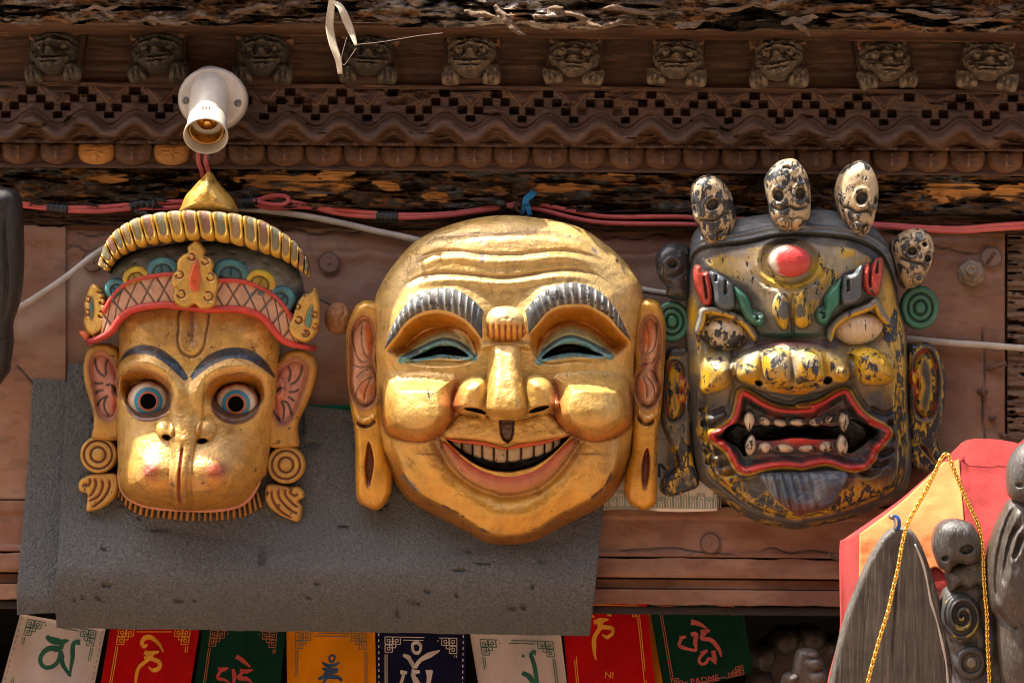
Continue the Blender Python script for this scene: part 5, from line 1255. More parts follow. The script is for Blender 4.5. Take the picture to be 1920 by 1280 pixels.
skull(a1('268,260 295,175 370,138 450,150 520,230 555,320 572,400 545,500 490,572 410,602 350,560 330,480 290,420'), [(1334, 385, 15, 12, -35), (1301, 394, 5, 13, -15)], [a1('300,440 350,440 420,440 480,400 540,380'), a1('440,580 440,530 480,510')], [(1331, 448, 9), (1353, 443, 9)], 70, -.25, .36)
skull(a1('755,180 800,90 870,40 950,35 1010,90 1050,190 1058,320 1050,420 1000,490 920,520 850,490 800,430 780,330'), [(1456, 369, 11, 13, -15), (1496, 366, 11, 15, 10)], [a1('785,350 850,375 900,350 960,370 1050,345'), a1('860,100 890,95 925,108')], [(1462, 422, 11), (1493, 423, 11)], 96, 0, .32)
skull(a2('270,250 300,130 370,60 450,40 500,80 545,180 550,300 532,390 510,480 450,547 390,520 330,450 290,370'), [(1612, 373, 12, 14, 20), (1638, 377, 5, 14, 8)], [a2('295,350 350,360 400,390 470,380 520,400'), a2('450,540 440,490 480,460')], [(1602, 427, 10), (1623, 433, 8)], 76, .2, .22)
skull(a2('650,600 720,520 800,490 880,500 925,570 937,670 905,760 880,810 850,865 740,885 690,760'), [(1711, 471, 11, 10, 0), (1739, 484, 8, 10, 0), (1733, 458, 6, 6, 0)], [a2('690,680 740,700 800,720 850,730 890,780')], [(1722, 524, 9)], 34, .3, .30)
skull(a1('40,690 70,620 140,580 210,590 268,640 270,950 130,950 110,870 80,840 50,770'), [(1262, 495, 11, 9, 0), (1238, 504, 4, 12, 0)], [a1('90,820 130,810 180,800 240,760')], [(1250, 540, 9)], 24, -.3, .5, None, True)
# green ear discs
GD = (.012, .05, .04)
def gdisc(cx, cy, r, sq, h0): 
    return discring('ear_disc', wf2, cx, cy, r, h0, M_worn, (.03, .15, .10), GD, (r*.33, r*.64), sq=sq, base=-16)
gdisc(1729, 576, 36, 1.15, 16); gdisc(1262, 602, 34, 1.15, 8)
# ears
def wear_(out, inn, blobs, h0=8, slit=None):
    out = np.asarray(out)
    def h(X, Y, R):
        i_ = sdf(X, Y, inn, 44, 50)
        b = h0+pil(sdf(X, Y, out, 70, 40), 10, 20)-13*ss(0, 6, i_)+pil(i_-7, 14, 10)
        for (x, y, rx, ry) in blobs: b = b+pil(ell(X, Y, x, y, rx, ry), 6, 10)
        if slit is not None: b = b-9*ss(-1, 4, sdf(X, Y, slit, 24, 20))
        return b+2*(fbm(X/10, Y/10, 3, 6)-.5)
    def c(X, Y, R):
        i_ = sdf(X, Y, inn, 44, 50); p = Paint(X.shape, YL, .46); p(ss(.42, .6, fbm(X/26, Y/40, 4, 5)), (.10, .085, .06), .3)
        p(ss(-6, 0, i_), (.03, .03, .032), .1); p(ss(5, 9, i_)*ss(22, 12, i_), YL, .4); p(ss(.5, .6, fbm(X/14, Y/20, 3, 9))*ss(0, 4, i_)*ss(5, 2, np.abs(i_-3)), (.3, .03, .02), .2)
        for (x, y, rx, ry) in blobs: p(ss(0, 3, ell(X, Y, x, y, rx, ry)), YL, .2); p(np.exp(-(ell(X, Y, x, y, rx, ry)/2)**2), (.34, .035, .02), .2)
        if slit is not None: p(ss(-2, 1, sdf(X, Y, slit, 24, 20)), (.05, .012, .01), .1)
        return p
    return wf2.blob('ear', out, h, M_worn, c, nt=150, nr=46, base=-30)
wear_(a4('775,60 830,15 900,3 970,60 1010,160 1027,270 1012,480 992,580 962,660 980,730 1010,800 940,882 830,862 780,800 780,500'), a4('800,130 850,60 920,50 970,150 985,300 950,480 880,530 810,470 800,400 820,290 795,250'), [(1718, 709, 7, 13), (1723, 734, 4, 8)], slit=a4('838,690 890,705 920,760 960,830 900,770'))
wear_(a3('75,90 100,40 170,40 240,80 245,500 240,700 262,800 295,960 210,1010 110,1040 50,1020 35,970 70,900 130,860 140,780 60,600 40,500 50,300'), a3('85,150 130,115 185,150 200,240 190,350 200,470 140,540 80,520 60,400 65,250'), [(1281, 720, 6, 12), (1280, 746, 7, 9)])
# ------------------------------------------------------------------ lamp holder
M_plastic = plain('ivory_plastic', (.44, .40, .34), .38, 0, .2, 40, .0002)
M_brass = plain('brass', (.62, .36, .10), .3, .9, .3, 90)
M_screw = plain('grey_screw', (.16, .15, .13), .45, .7, .4, 200)
pf = Frame('lamp_holder', 394, 182, .052, 'empty ivory plastic bulb holder screwed to the cornice above the monkey mask', 'bulb holder')
pk = pf.k
pf.blob('base_plate', circ(394, 182, 65, 60, 20), lambda X, Y, R: 14*np.sqrt(np.clip(1-np.clip((R-.86)/.14, 0, 1)**2, 0, 1))+6+3*gz(X, Y, 394, 180, 50, 50), M_plastic, nt=80, nr=20, base=-44)
ax = math.radians(40)
A_ = Matrix.Rotation(math.radians(90)-0, 4, 'X')          # z -> -y (out of the wall)
def lat(name, prof, mat, tilt=True, par=None, off=(0, 0, 0), n=48):
    V, q = lathe(prof, n); V = V*pk
    # local: out = -y ; tilted downwards by ax
    a = ax if tilt else 0
    o = np.array([0, -math.cos(a), -math.sin(a)]); e1 = np.array([1.0, 0, 0]); e2 = np.cross(o, e1)
    Vw = V[:, :1]*e1+V[:, 1:2]*e2+V[:, 2:3]*o+np.array(off)*pk
    return obj(name, mesh(name, Vw, q, mat), par or pf.o)
bo = (-4, -2, 18)
body = lat('socket_body', [(0, -26), (36, -26), (37, 0), (37, 90), (35, 94), (35, 96), (37, 98), (37, 130), (41, 138), (42, 146), (40.5, 148), (39, 146), (36, 130), (33, 108), (33, 100), (0, 100)], M_plastic, off=bo)
lat('brass_thread', [(30, 101), (31, 104), (28.5, 107), (31, 110), (28.5, 113), (31, 116), (28.5, 119), (31, 122), (30, 128), (32, 129), (32, 100)], M_brass, par=body, off=bo)
lat('contact', [(0, 110), (7, 110), (8, 108), (8, 101), (9, 100.5), (20, 100.5), (20, 100.2)], M_brass, par=body, off=bo, n=24)
for sx, sy in ((345, 186), (443, 191)):
    sc_ = pf.blob('screw', circ(sx, sy, 7.5, n=10), lambda X, Y, R: 24-3*R**2-3*ss(1.2, .6, np.minimum(np.abs(X-sx-.3*(Y-sy)), np.abs(Y-sy+.3*(X-sx))))*ss(6, 5, np.hypot(X-sx, Y-sy)), M_screw, nt=24, nr=12, base=8)
for k in (-6, 0, 6):
    p0 = np.array([0, -math.cos(ax), -math.sin(ax)]); e2 = np.array([0, -math.sin(ax), math.cos(ax)])
    c0 = np.array(bo)+p0*108+e2*37.2+np.array([k, 0, 0]); 
    V, q = boxv(-1.3, 1.3, -4, 4, -.6, .6); Vw = (V[:, :1]*np.array([1., 0, 0])+V[:, 1:2]*p0+V[:, 2:3]*e2+c0)*pk
    obj('vent_slot', mesh('vent_slot', Vw, q, plain('slot_brown', (.09, .04, .02), .7), smooth=False), body)

# ------------------------------------------------------------------ cables
M_red = plain('red_cable_plastic', (.50, .095, .085), .42, 0, .2, 40, .0003)
M_white = plain('white_cable_plastic', (.46, .42, .36), .5, 0, .3, 30, .0004)
M_tape = plain('black_tape', (.018, .022, .026), .4, 0, .3, 80, .0004)
def cable(name, pts, r, mat, par=None, n=160, d=None, org=None):
    q = spline(np.array([(x, y, dd) for x, y, dd in pts]), n)
    V = Wn(q[:, 0], q[:, 1], q[:, 2]*S)
    if org is not None: V = V-org
    return tube_obj(name, V, r*S, mat, par, 10)
rc0 = tuple(W(700, 400, .03)); rco = np.array(rc0)
rcab = empty('red_cable', rc0); tag(rcab, 'pair of pink-red electric wires strung across above the three masks', 'cable')
dR = 34
cable('wire', [(-20, 372, dR), (28, 379, dR), (90, 386, dR), (130, 389, dR+2), (190, 388, dR), (250, 383, dR), (300, 380, dR), (345, 378, dR+4), (400, 385, dR), (440, 374, dR), (480, 384, dR), (510, 390, dR), (560, 388, dR), (640, 393, dR), (740, 402, dR), (830, 401, dR), (930, 388, dR), (975, 382, dR), (1020, 385, dR), (1080, 397, dR), (1140, 406, dR), (1260, 406, dR), (1310, 408, dR), (1480, 414, dR), (1640, 420, dR), (1730, 426, dR), (1800, 428, dR), (1860, 423, dR), (1960, 416, dR)], 4.6, M_red, rcab, 260, org=rco)
cable('wire', [(-20, 378, dR), (28, 384, dR-3), (90, 391, dR), (130, 395, dR), (190, 396, dR), (250, 391, dR), (300, 390, dR), (345, 388, dR), (400, 392, dR), (440, 380, dR), (478, 376, dR+6), (510, 367, dR+9), (535, 368, dR+11), (541, 376, dR+12), (528, 384, dR+12), (500, 382, dR+10), (484, 376, dR+10), (505, 371, dR+2), (560, 381, dR), (640, 401, dR-2), (740, 408, dR), (830, 405, dR), (930, 392, dR), (975, 388, dR), (1020, 395, dR), (1080, 410, dR), (1140, 418, dR), (1260, 420, dR), (1310, 421, dR), (1480, 424, dR), (1640, 424, dR), (1730, 431, dR), (1800, 434, dR), (1860, 430, dR), (1960, 424, dR)], 4.6, M_red, rcab, 300, org=rco)
for tp in ([(88, 387), (108, 389), (128, 391)], [(243, 387), (268, 381), (294, 383)], [(440, 377), (462, 378), (484, 375)], [(706, 403), (726, 405), (746, 405)]):
    q = spline(np.array(tp, float), 16); V = Wn(q[:, 0], q[:, 1]+1, (dR+1)*S)-rco
    tube_obj('tape_wrap', V, (9.5+1.2*np.sin(np.arange(16)*1.9))*S*np.r_[.85, np.ones(14), .85], M_tape, rcab, 12)
V = Wn(np.array([246, 262, 275, 268]), np.array([394, 398, 402, 410]), 30*S)-rco
tube_obj('tape_end', spline(V, 12), np.linspace(3, 8, 12)*S, M_tape, rcab, 8)
# lamp wires
lw0 = tuple(W(382, 310, .07)); lwo = np.array(lw0); lw = empty('lamp_wire', lw0); tag(lw, 'two short red wires dropping from the bulb holder behind the gold hat knob', 'cable')
cable('wire', [(374, 262, 100), (372, 300, 92), (378, 320, 80), (384, 345, 56), (392, 385, 36)], 4.6, M_red, lw, 40, org=lwo)
cable('wire', [(392, 262, 100), (386, 300, 94), (390, 320, 80), (398, 345, 60), (402, 385, 38)], 4.6, M_red, lw, 40, org=lwo)
wc0 = tuple(W(300, 430, .03)); wco = np.array(wc0); wcab = empty('white_cable', wc0); tag(wcab, 'thick dirty-white cable running behind all three masks', 'cable')
cable('cable_sheath', [(-30, 625, 40), (12, 592, 40), (60, 562, 38), (120, 522, 34), (195, 466, 30), (300, 415, 26), (400, 390, 26), (470, 392, 26), (560, 403, 26), (640, 418, 24), (700, 432, 22), (770, 447, 20), (900, 480, 20), (1050, 510, 20), (1205, 543, 24), (1262, 553, 24), (1400, 585, 22), (1600, 622, 20), (1765, 641, 18), (1850, 647, 18), (1960, 656, 20)], 6.3, M_white, wcab, 200, org=wco)
# blue tie
M_blue = clothmat('blue_plastic_strip', (.03, .17, .30)); 
tie = WallFrame('blue_tie', 985, 385, .022, 'torn bright blue strip knotted round the red wires above the laughing mask', 'tie')
tie.ribbon('strip', P('978,402 984,385 986,374 995,366 1003,357'), lambda t: 4+3.5*t, lambda X, Y, T, V_: 10+16*np.sin(T*3)+4*(V_-.5), M_blue, nu=24, nv=6, sink=2)
tie.ribbon('strip', P('986,376 990,388 994,404'), lambda t: 4.5+0*t, lambda X, Y, T, V_: 22+4*np.sin(T*3)+3*(V_-.5), M_blue, nu=16, nv=6, sink=2)
tie.ribbon('strip', P('972,378 966,384 970,394 978,398'), lambda t: 3+0*t, lambda X, Y, T, V_: 22+4*np.sin(T*3), clothmat('dark_string', (.06, .03, .025)), nu=16, nv=6, sink=2)
tie.blob('knot', circ(986, 381, 7, 6), lambda X, Y, R: 22+pil((1-R)*7, 7, 7), M_blue, nt=20, nr=6, base=6)
# dry husk hanging at the top, cobweb thread
M_husk = woodmat('dry_husk', (.30, .24, .16), (.50, .44, .34), (.58, .52, .42), 20, (1, 1, .1), .7, .0008)
hk = WallFrame('dry_husk', 640, 60, .13, 'dry pale corn-husk shred dangling from the rotten beam', 'husk')
hk.ribbon('shred', P('625,-30 622,10 618,50 624,85 634,115 638,142'), lambda t: 3+4.5*np.sin(np.pi*np.clip(t*.8+.1, 0, 1)), lambda X, Y, T, V_: 70+6*np.sin(T*9+V_*2)+5*(V_-.5), M_husk, nu=50, nv=7, sink=2)
hk.ribbon('shred', P('624,6 638,16 650,42 660,66 668,88'), lambda t: 2+5.5*np.sin(np.pi*np.clip(t*.9+.08, 0, 1)), lambda X, Y, T, V_: 74+5*np.sin(T*7)+7*(V_-.5), M_husk, nu=40, nv=7, sink=2)
M_web = plain('web_silk', (.6, .55, .48), .6)
V = Wn(spline(P('668,84 720,78 780,68 830,62'), 30)[:, 0], spline(P('668,84 720,78 780,68 830,62'), 30)[:, 1], .16)-hk.org
tube_obj('thread', V, .45*S, M_web, hk.o, 5)
V = Wn(spline(P('668,90 656,108 645,122 640,110 650,70'), 30)[:, 0], spline(P('668,90 656,108 645,122 640,110 650,70'), 30)[:, 1], .165)-hk.org
tube_obj('thread', V, .45*S, M_web, hk.o, 5)
# wooden ball on a string between two masks
nb = Frame('wooden_ball', 632, 597, .05, 'rough brown wooden ball hung on a string between the monkey and laughing masks', 'ball')
M_nut = woodmat('nut_brown_wood', (.16, .070, .028), (.30, .150, .065), (.10, .045, .02), 22, (1, 1, 1), .5, .0018)
nb.blob('ball', circ(632, 597, 26, 31, 14), lambda X, Y, R: 20+pil((1-R)*28, 27, 28)+4*(fbm(X/8, Y/8, 4, 2)-.5)-4*line(X, Y, P('640,572 645,585 636,598 640,612'), 2.5), M_nut, nt=60, nr=24, base=-6)
nb.ribbon('string', P('560,542 580,556 600,562 620,572'), 1.6, 12, M_tape, nu=20, nv=5, sink=3)

# ------------------------------------------------------------------ foam mats
def foam(name):
    m, nt, b, N, L = _mat(name); v = _coord(N, L)
    n = _noise(N, L, v, 420, 4, .6); l = _noise(N, L, v, 9, 5, .6); c = _mix(N, L, _map(N, L, n, .36, .66, 0, 1), (.050, .060, .066), (.150, .162, .166))
    c = _mix(N, L, _map(N, L, l, .35, .7, 0, .55), c, (.064, .078, .084))
    c = _mix(N, L, _map(N, L, _noise(N, L, v, 90, 5, .7), .64, .74, 0, .9), c, (.02, .02, .02))
    L(c, b.inputs['Base Color']); b.inputs['Roughness'].default_value = .62; b.inputs['Specular IOR Level'].default_value = .5
    _bump(N, L, b, _math(N, L, 'ADD', n, _math(N, L, 'MULTIPLY', _noise(N, L, v, 140, 4, .6), .9)), .0050, 1.0)
    return m
M_foam = foam('grey_foam')
def mat_sheet(nm, lab, left, right, top, d, nu, nv, org_px, thick=14, seed=0):
    fo_ = WallFrame(nm, org_px[0], org_px[1], 0.0, lab, 'foam mat', 'grey foam mats under the masks')
    v = np.linspace(0, 1, nv); u = np.linspace(0, 1, nu)
    Lc = spline(left, nv); Rc = spline(right, nv); U, Vv = np.meshgrid(u, v)
    X = Lc[:, 0][:, None]*(1-U)+Rc[:, 0][:, None]*U
    tp = np.interp(X, top[:, 0], top[:, 1]); bt = Lc[-1, 1]*(1-U)+Rc[-1, 1]*U
    Y = tp+(bt-tp)*Vv
    Y = Y+ss(.9, 1, Vv)*3*(fbm(X/40, X*0, 3, 3+seed)-.5)
    H = d(X, Y, Vv)+9*(fbm(X/170, Y/100, 3, 6+seed)-.5)-5*line(X, Y, P('110,960 400,1010 700,1040 1130,1000'), 9)*.6+1.2*(fbm(X/9, Y/9, 3, 9+seed)-.5)
    rn = np.random.default_rng(12+seed)
    for (x, y, a, b) in [(rn.uniform(120, 1100), rn.uniform(790, 1150), rn.uniform(2.5, 11), rn.uniform(2, 5)) for _ in range(34)]:
        m_ = (np.abs(X-x) < 30) & (np.abs(Y-y) < 30)
        H[m_] -= 6*ss(.3, -.3, np.hypot((X[m_]-x)/a, (Y[m_]-y)/b)-1+1.2*(fbm(X[m_]/6, Y[m_]/6, 3, 4)-.5))
    for (x, y, a, b) in ((492, 1045, 7, 16), (300, 1000, 20, 3), (565, 800, 6, 22), (860, 1070, 14, 3), (745, 1150, 3, 12), (960, 1140, 8, 3), (586, 838, 9, 7)):
        H = H-7*ss(.3, -.3, np.hypot((X-x)/a, (Y-y)/b)-1+1.2*(fbm(X/8, Y/8, 3, 2)-.5))
    X2 = np.pad(X, 1, mode='edge'); Y2 = np.pad(Y, 1, mode='edge'); H2 = np.pad(H, 1, mode='edge').copy(); e = np.zeros(H2.shape, bool); e[0] = e[-1] = True; e[:, 0] = e[:, -1] = True; H2[e] -= thick
    me = mesh('sheet', fo_.L(X2, Y2, H2).reshape(-1, 3), gridq(*X2.shape), M_foam)
    obj('sheet', me, fo_.o); return fo_
def dfr(X, Y, V_):
    return 32+6*ss(700, 1000, Y)+26*ss(940, 1070, Y)-95*np.clip((Y-1065)/123, 0, 1)**1.8
mat_sheet('foam_mat', 'large grey foam mat hanging behind the monkey and laughing masks', P('128,690 122,800 112,1000 104,1120 106,1184'), P('1150,780 1140,880 1130,960 1116,1100 1106,1190'), P('100,686 215,692 400,740 600,766 660,772 1200,790'), dfr, 300, 150, (600, 1000))
mat_sheet('foam_mat', 'narrower grey foam mat peeking out left of the large foam mat', P('62,716 54,850 42,1000 32,1110 32,1160'), P('220,720 216,850 210,1000 206,1100 206,1150'), P('40,716 120,722 230,726'), lambda X, Y, V_: 17+6*ss(900, 1100, Y)-20*np.clip((Y-1100)/55, 0, 1)**2, 60, 110, (100, 950), 12, 4)
# green card edge behind the foam
gc = WallFrame('green_card', 620, 772, .006, 'thin green card edge showing above the foam mat', 'card')
gc.sheet('card', 570, 668, 765, 800, lambda U, V: 2+0*U, clothmat('green_card_face', (.01, .20, .10)), None, 12, 6, 2, edge=lambda U, V: (U, V-3+.01*(U-570)*0))

# ------------------------------------------------------------------ paper poster between the masks
M_paper = plain('off_white_paper', (.60, .58, .52), .7, 0, .1, 20, .0002)
M_ink = plain('dark_green_ink', (.02, .085, .085), .7); M_ink2 = plain('pale_green_ink', (.22, .30, .26), .7)
pp = WallFrame('paper_poster', 1225, 900, .011, 'white paper poster with letter M and building line drawing between two masks', 'poster')
pp.sheet('paper', 1120, 1345, 770, 955, lambda U, V: 2*np.sin(U/50)+0*V, M_paper, None, 24, 20, 1, edge=lambda U, V: (U, V-1.5*ss(900, 955, V)*np.sin(U/30)))
def strokes(fr_, name, segs, w, h0, mat, par=None, n=0):
    """flat print strokes: list of polylines (pixels), w half width or (w0, w1)"""
    Vs = []
    for sg in segs:
        pts, ww = (sg if isinstance(sg, tuple) and not np.isscalar(sg[0]) and len(sg) == 2 and np.ndim(sg[1]) <= 1 and not hasattr(sg[1], 'shape') else (sg, w))
        pts = np.asarray(pts, float); k = max(2, n or (len(pts) if len(pts) < 3 else 16))
        C = spline(pts, k) if len(pts) > 2 else np.linspace(pts[0], pts[-1], 2)
        if len(pts) <= 2: k = 2
        t = np.gradient(C, axis=0); t /= np.linalg.norm(t, axis=1)[:, None]+1e-9; nn = np.stack([-t[:, 1], t[:, 0]], 1)
        wv = np.interp(np.linspace(0, 1, k), np.linspace(0, 1, np.size(ww)), np.atleast_1d(ww))[:, None]
        A, B = C-nn*wv, C+nn*wv
        hh = h0(C[:, 0], C[:, 1]) if callable(h0) else np.full(k, float(h0))
        VV = np.stack([fr_.L(A[:, 0], A[:, 1], hh), fr_.L(B[:, 0], B[:, 1], hh)], 0)
        Vs.append((VV.reshape(-1, 3), gridq(2, k)))
    V, q, _ = joinm(Vs)
    return obj(name, mesh(name, V, q, mat, smooth=False), par or fr_.o)
ph_ = lambda x, y: 2*np.sin(x/50)+1.1
strokes(pp, 'letter_m', [P('1236,892 1236,866'), P('1238,867 1252,882'), P('1252,882 1262,866'), P('1262,866 1262,892')], 2.6, ph_, M_ink)
segs = []
for k, x in enumerate(range(1128, 1340, 15)):
    hh = [26, 18, 30, 22, 34, 20][k % 6]; y1 = 948
    segs += [P(f'{x},{y1} {x},{y1-hh}'), P(f'{x},{y1-hh} {x+13},{y1-hh}'), P(f'{x+13},{y1-hh} {x+13},{y1}'), P(f'{x+4},{y1} {x+4},{y1-hh*.5} {x+6.5},{y1-hh*.7} {x+9},{y1-hh*.5} {x+9},{y1}'), P(f'{x},{y1-hh+4} {x+13},{y1-hh+4}')]
segs.append(P('1122,949 1340,949'))
strokes(pp, 'line_drawing', segs, .7, ph_, M_ink2)
strokes(pp, 'rule_line', [P('1216,820 1345,820')], .7, ph_, M_ink2)
def text(fr_, name, body, px, py, size, mat, h0, ang=0, par=None):
    cu_ = bpy.data.curves.new(name, 'FONT'); cu_.body = body; cu_.size = 1; cu_.align_x = 'CENTER'; cu_.resolution_u = 3
    to = bpy.data.objects.new(name, cu_); COL.objects.link(to); bpy.context.view_layer.update()
    me = bpy.data.meshes.new_from_object(to); bpy.data.objects.remove(to)
    n = len(me.vertices); c = np.empty(n*3, np.float32); me.vertices.foreach_get('co', c); c = c.reshape(-1, 3)
    a = math.radians(ang); X = px+size*(c[:, 0]*math.cos(a)+c[:, 1]*math.sin(a)); Y = py-size*(c[:, 1]*math.cos(a)-c[:, 0]*math.sin(a))
    V = fr_.L(X, Y, h0(X, Y) if callable(h0) else np.full(n, float(h0)))
    me.vertices.foreach_set('co', V.astype(np.float32).ravel()); me.update(); me.materials.clear(); me.materials.append(mat)
    return obj(name, me, par or fr_.o)
text(pp, 'small_text', 'OF K', 1250, 902, 10, M_ink, ph_)

# ------------------------------------------------------------------ prayer flags
FW, FR, FG, FY, FB = (.46, .44, .45), (.36, .003, .006), (.003, .030, .019), (.58, .22, .004), (.006, .008, .035)
k5 = K(0, 1120, 2.6667); k6 = K(680, 1100, 2.5263)
MC = {}
def cm(c, key):
    if 'c'+key not in MC: MC['c'+key] = clothmat('flag_'+key, c)
    return MC['c'+key]
def ink(c, key):
    if key not in MC: MC[key] = plain('print_'+key, c, .75)
    return MC[key]
GR = 'prayer flags hanging in a row under the wall'
def flag(lab, corners, key, c, ikey, ic, glyphs, frame=None, d0=.10, txt=None, bkey=None, dash=False, seed=0):
    (x0, y0), (x1, y1), (x2, y2), (x3, y3) = corners
    f = WallFrame('prayer_flag', (x0+x1)/2, (y0+y1)/2, -d0, lab, 'prayer flag', GR)
    def at(u, v):
        a = (1-u)*(1-v); b = u*(1-v); c_ = u*v; d_ = (1-u)*v
        return a*x0+b*x1+c_*x2+d_*x3, a*y0+b*y1+c_*y2+d_*y3
    U, V = np.meshgrid(np.linspace(0, 1, 30), np.linspace(0, 1, 30)); X, Y = at(U, V)
    # undo the roll for placing by photo pixel
    rl = lambda X, Y: Y-.00873*(X-960)
    hh = lambda X, Y: 8*np.sin(X/31.+seed+Y/90)*ss(1130, 1280, Y)+4*np.sin(X/13.+seed*2+Y/40)*(.4+.6*np.sin(seed*3.1+Y/70)**2)+5*(fbm(X/30, Y/50, 3, seed)-.5)
    Hf = hh(X, Y)
    Vt = f.L(X, rl(X, Y), Hf); Vb = f.L(X, rl(X, Y), Hf-1.2)
    n, m = X.shape; q = gridq(n, m); 
    Vv = np.r_[Vt.reshape(-1, 3), Vb.reshape(-1, 3)]
    per = np.r_[np.arange(m), np.arange(1, n)*m+m-1, (n-1)*m+np.arange(m-2, -1, -1), np.arange(n-2, 0, -1)*m]; p2 = np.roll(per, -1)
    q = np.r_[q, q[:, ::-1]+n*m, np.stack([per, p2, p2+n*m, per+n*m], 1)]
    obj('cloth', mesh('cloth', Vv, q, cm(c, key)), f.o)
    class G(WallFrame):
        def __init__(s): s.o = f.o; s.org = f.org; s.d0 = f.d0
        def L(s, X, Y, h): return f.L(X, rl(X, Y), h)
    g = G(); top = lambda X, Y: hh(X, Y)+.8
    if glyphs: strokes(g, 'letter', glyphs, 3, top, ink(ic, ikey))
    if frame:
        sg = []
        def pl(*uv): sg.append(np.array([at(u, v) for u, v in uv]))
        m_, w_, e_ = frame
        for off in (0, .022):
            o = m_+off
            for (a_, b_) in (((o, e_+.13), (o, 1-e_-.1)), ((1-o, e_+.13), (1-o, 1-e_-.1)), ((o+.18, e_+off), (1-o-.18, e_+off)), ((o+.18, 1-e_-off*.8), (1-o-.18, 1-e_-off*.8))): pl(a_, b_)
        for (cx, cy, sx, sy) in ((m_, e_, 1, 1), (1-m_, e_, -1, 1), (m_, 1-e_, 1, -1), (1-m_, 1-e_, -1, -1)):
            s1, s2 = .085*sx, .058*sy
            def R_(a, b, c_, d_): 
                for p, q_ in (((a, b), (c_, b)), ((c_, b), (c_, d_)), ((c_, d_), (a, d_)), ((a, d_), (a, b))): pl((cx+p[0]*s1, cy+p[1]*s2), (cx+q_[0]*s1, cy+q_[1]*s2))
            R_(0, 0, .95, .95); R_(1.05, 0, 2, .95); R_(0, 1.05, .95, 2); R_(.3, .3, .65, .65); R_(1.35, .3, 1.7, .65); R_(.3, 1.35, .65, 1.7); R_(.6, .6, 1.4, 1.4)
        strokes(g, 'border_print', sg, .75, top, ink(bkey or ic, ikey+'b'))
    if dash:
        sg = []
        for e in (.03, .97):
            for v in np.arange(.02, 1, .045): sg.append(np.array([at(e, v), at(e, v+.02)]))
        strokes(g, 'stitching', sg, .8, top, ink((.7, .7, .7) if key != 'white' else (.2, .22, .25), key+'st'))['kind'] = 'stuff'
    if txt:
        b_, tx, ty, sz, an = txt; text(g, 'letters', b_, tx, ty, sz, ink(ic, ikey), top, an)
    return f
# letters traced as brush strokes (points, half-widths)
def B(fn, s, *w): return (fn(s), [1.35*x for x in w])
flag('white prayer flag with one large green letter, leftmost of the row', P('38,1150 198,1178 150,1420 -30,1400'), 'white', FW, 'green', (.004, .10, .065), [B(k5, '232,192 260,212 310,218 345,212', 3, 5, 5, 1), B(k5, '310,215 300,250 270,258', 4, 4, 4), B(k5, '300,252 240,255 205,290 205,330 235,350 275,335 295,300 300,265', 4, 4, 3, 3, 3, 3, 4), B(k5, '300,275 320,330 352,392', 4, 5, 2), B(k5, '400,222 372,232 368,300 350,392', 4, 5, 4, 2)], (.1, .01, .03), dash=True, seed=1)
flag('red prayer flag with one yellow hooked letter, second from the left', P('208,1168 376,1168 335,1420 165,1420'), 'red', FR, 'yellow', (.62, .30, .02), [B(k5, '706,232 716,206 750,196 790,225 818,270', 3, 3.5, 3, 2, 1), B(k5, '706,225 720,242 738,232', 2, 3, 1), B(k5, '722,272 750,280 795,268', 3, 4, 1), B(k5, '770,275 755,298 720,300', 4, 3, 2), B(k5, '750,302 795,320 795,350 765,362 742,345', 3, 3, 3, 3, 1), B(k5, '760,300 700,345 682,400 678,450', 3, 3, 3, 1)], (.1, .01, .04), seed=2)
flag('dark green prayer flag with small red letters, third from the left', P('382,1168 536,1172 512,1420 345,1420'), 'green', FG, 'red', (.34, .04, .04), [B(k5, '1180,292 1210,310 1252,346', 3, 3, 1), B(k5, '1090,352 1115,358 1142,348', 2, 3, 1), B(k5, '1110,355 1090,400 1120,408 1150,425', 2, 3, 2, 1), B(k5, '1165,355 1172,390 1168,425', 2, 3, 2), B(k5, '1200,360 1230,368 1265,358', 2, 3, 1), B(k5, '1215,368 1195,400 1235,405 1262,425', 2, 3, 3, 1)], (.1, .01, .05), bkey=(.30, .10, .05), seed=3)
flag('orange-yellow prayer flag with blue letters, fourth from the left', P('537,1168 703,1170 708,1420 540,1420'), 'yellow', FY, 'blue', (.012, .05, .13), [B(k5, '1645,305 1652,290 1672,290 1672,310 1655,320 1645,308', 1.5, 1.5, 1.5, 1.5, 1.5, 1.5), B(k5, '1610,322 1640,340 1675,338 1698,322', 1, 3, 3, 1), B(k5, '1612,352 1640,362 1690,356', 2, 3, 1), B(k5, '1640,362 1625,385 1650,380 1690,366', 2, 3, 2, 2), B(k5, '1592,405 1630,395 1690,398 1708,415', 2, 3, 3, 2), B(k5, '1640,398 1620,430 1660,440', 2, 3, 3)], (.1, .01, .07), bkey=(.10, .12, .10), seed=4)
flag('navy blue prayer flag with white letters and dashed stitching', P('705,1170 874,1174 870,1420 706,1420'), 'navy', FB, 'white', (.48, .48, .48), [B(k6, '240,300 238,270 258,262 276,280 270,308 248,310 240,298', 2.5, 2.5, 2.5, 2.5, 2.5, 2.5, 2.5), B(k6, '192,320 225,340 250,382', 2, 4, 4), B(k6, '250,384 275,345 315,322 365,300', 4, 3, 4, 1), B(k6, '178,402 210,405', 3, 2), B(k6, '200,404 190,440 180,470', 3, 3, 3), B(k6, '232,402 270,400', 4, 2), B(k6, '240,404 250,440 268,470', 4, 4, 4), B(k6, '300,405 332,398', 4, 2), B(k6, '318,402 312,450 300,480', 4, 3, 3)], (.1, .01, .09), dash=True, seed=5)
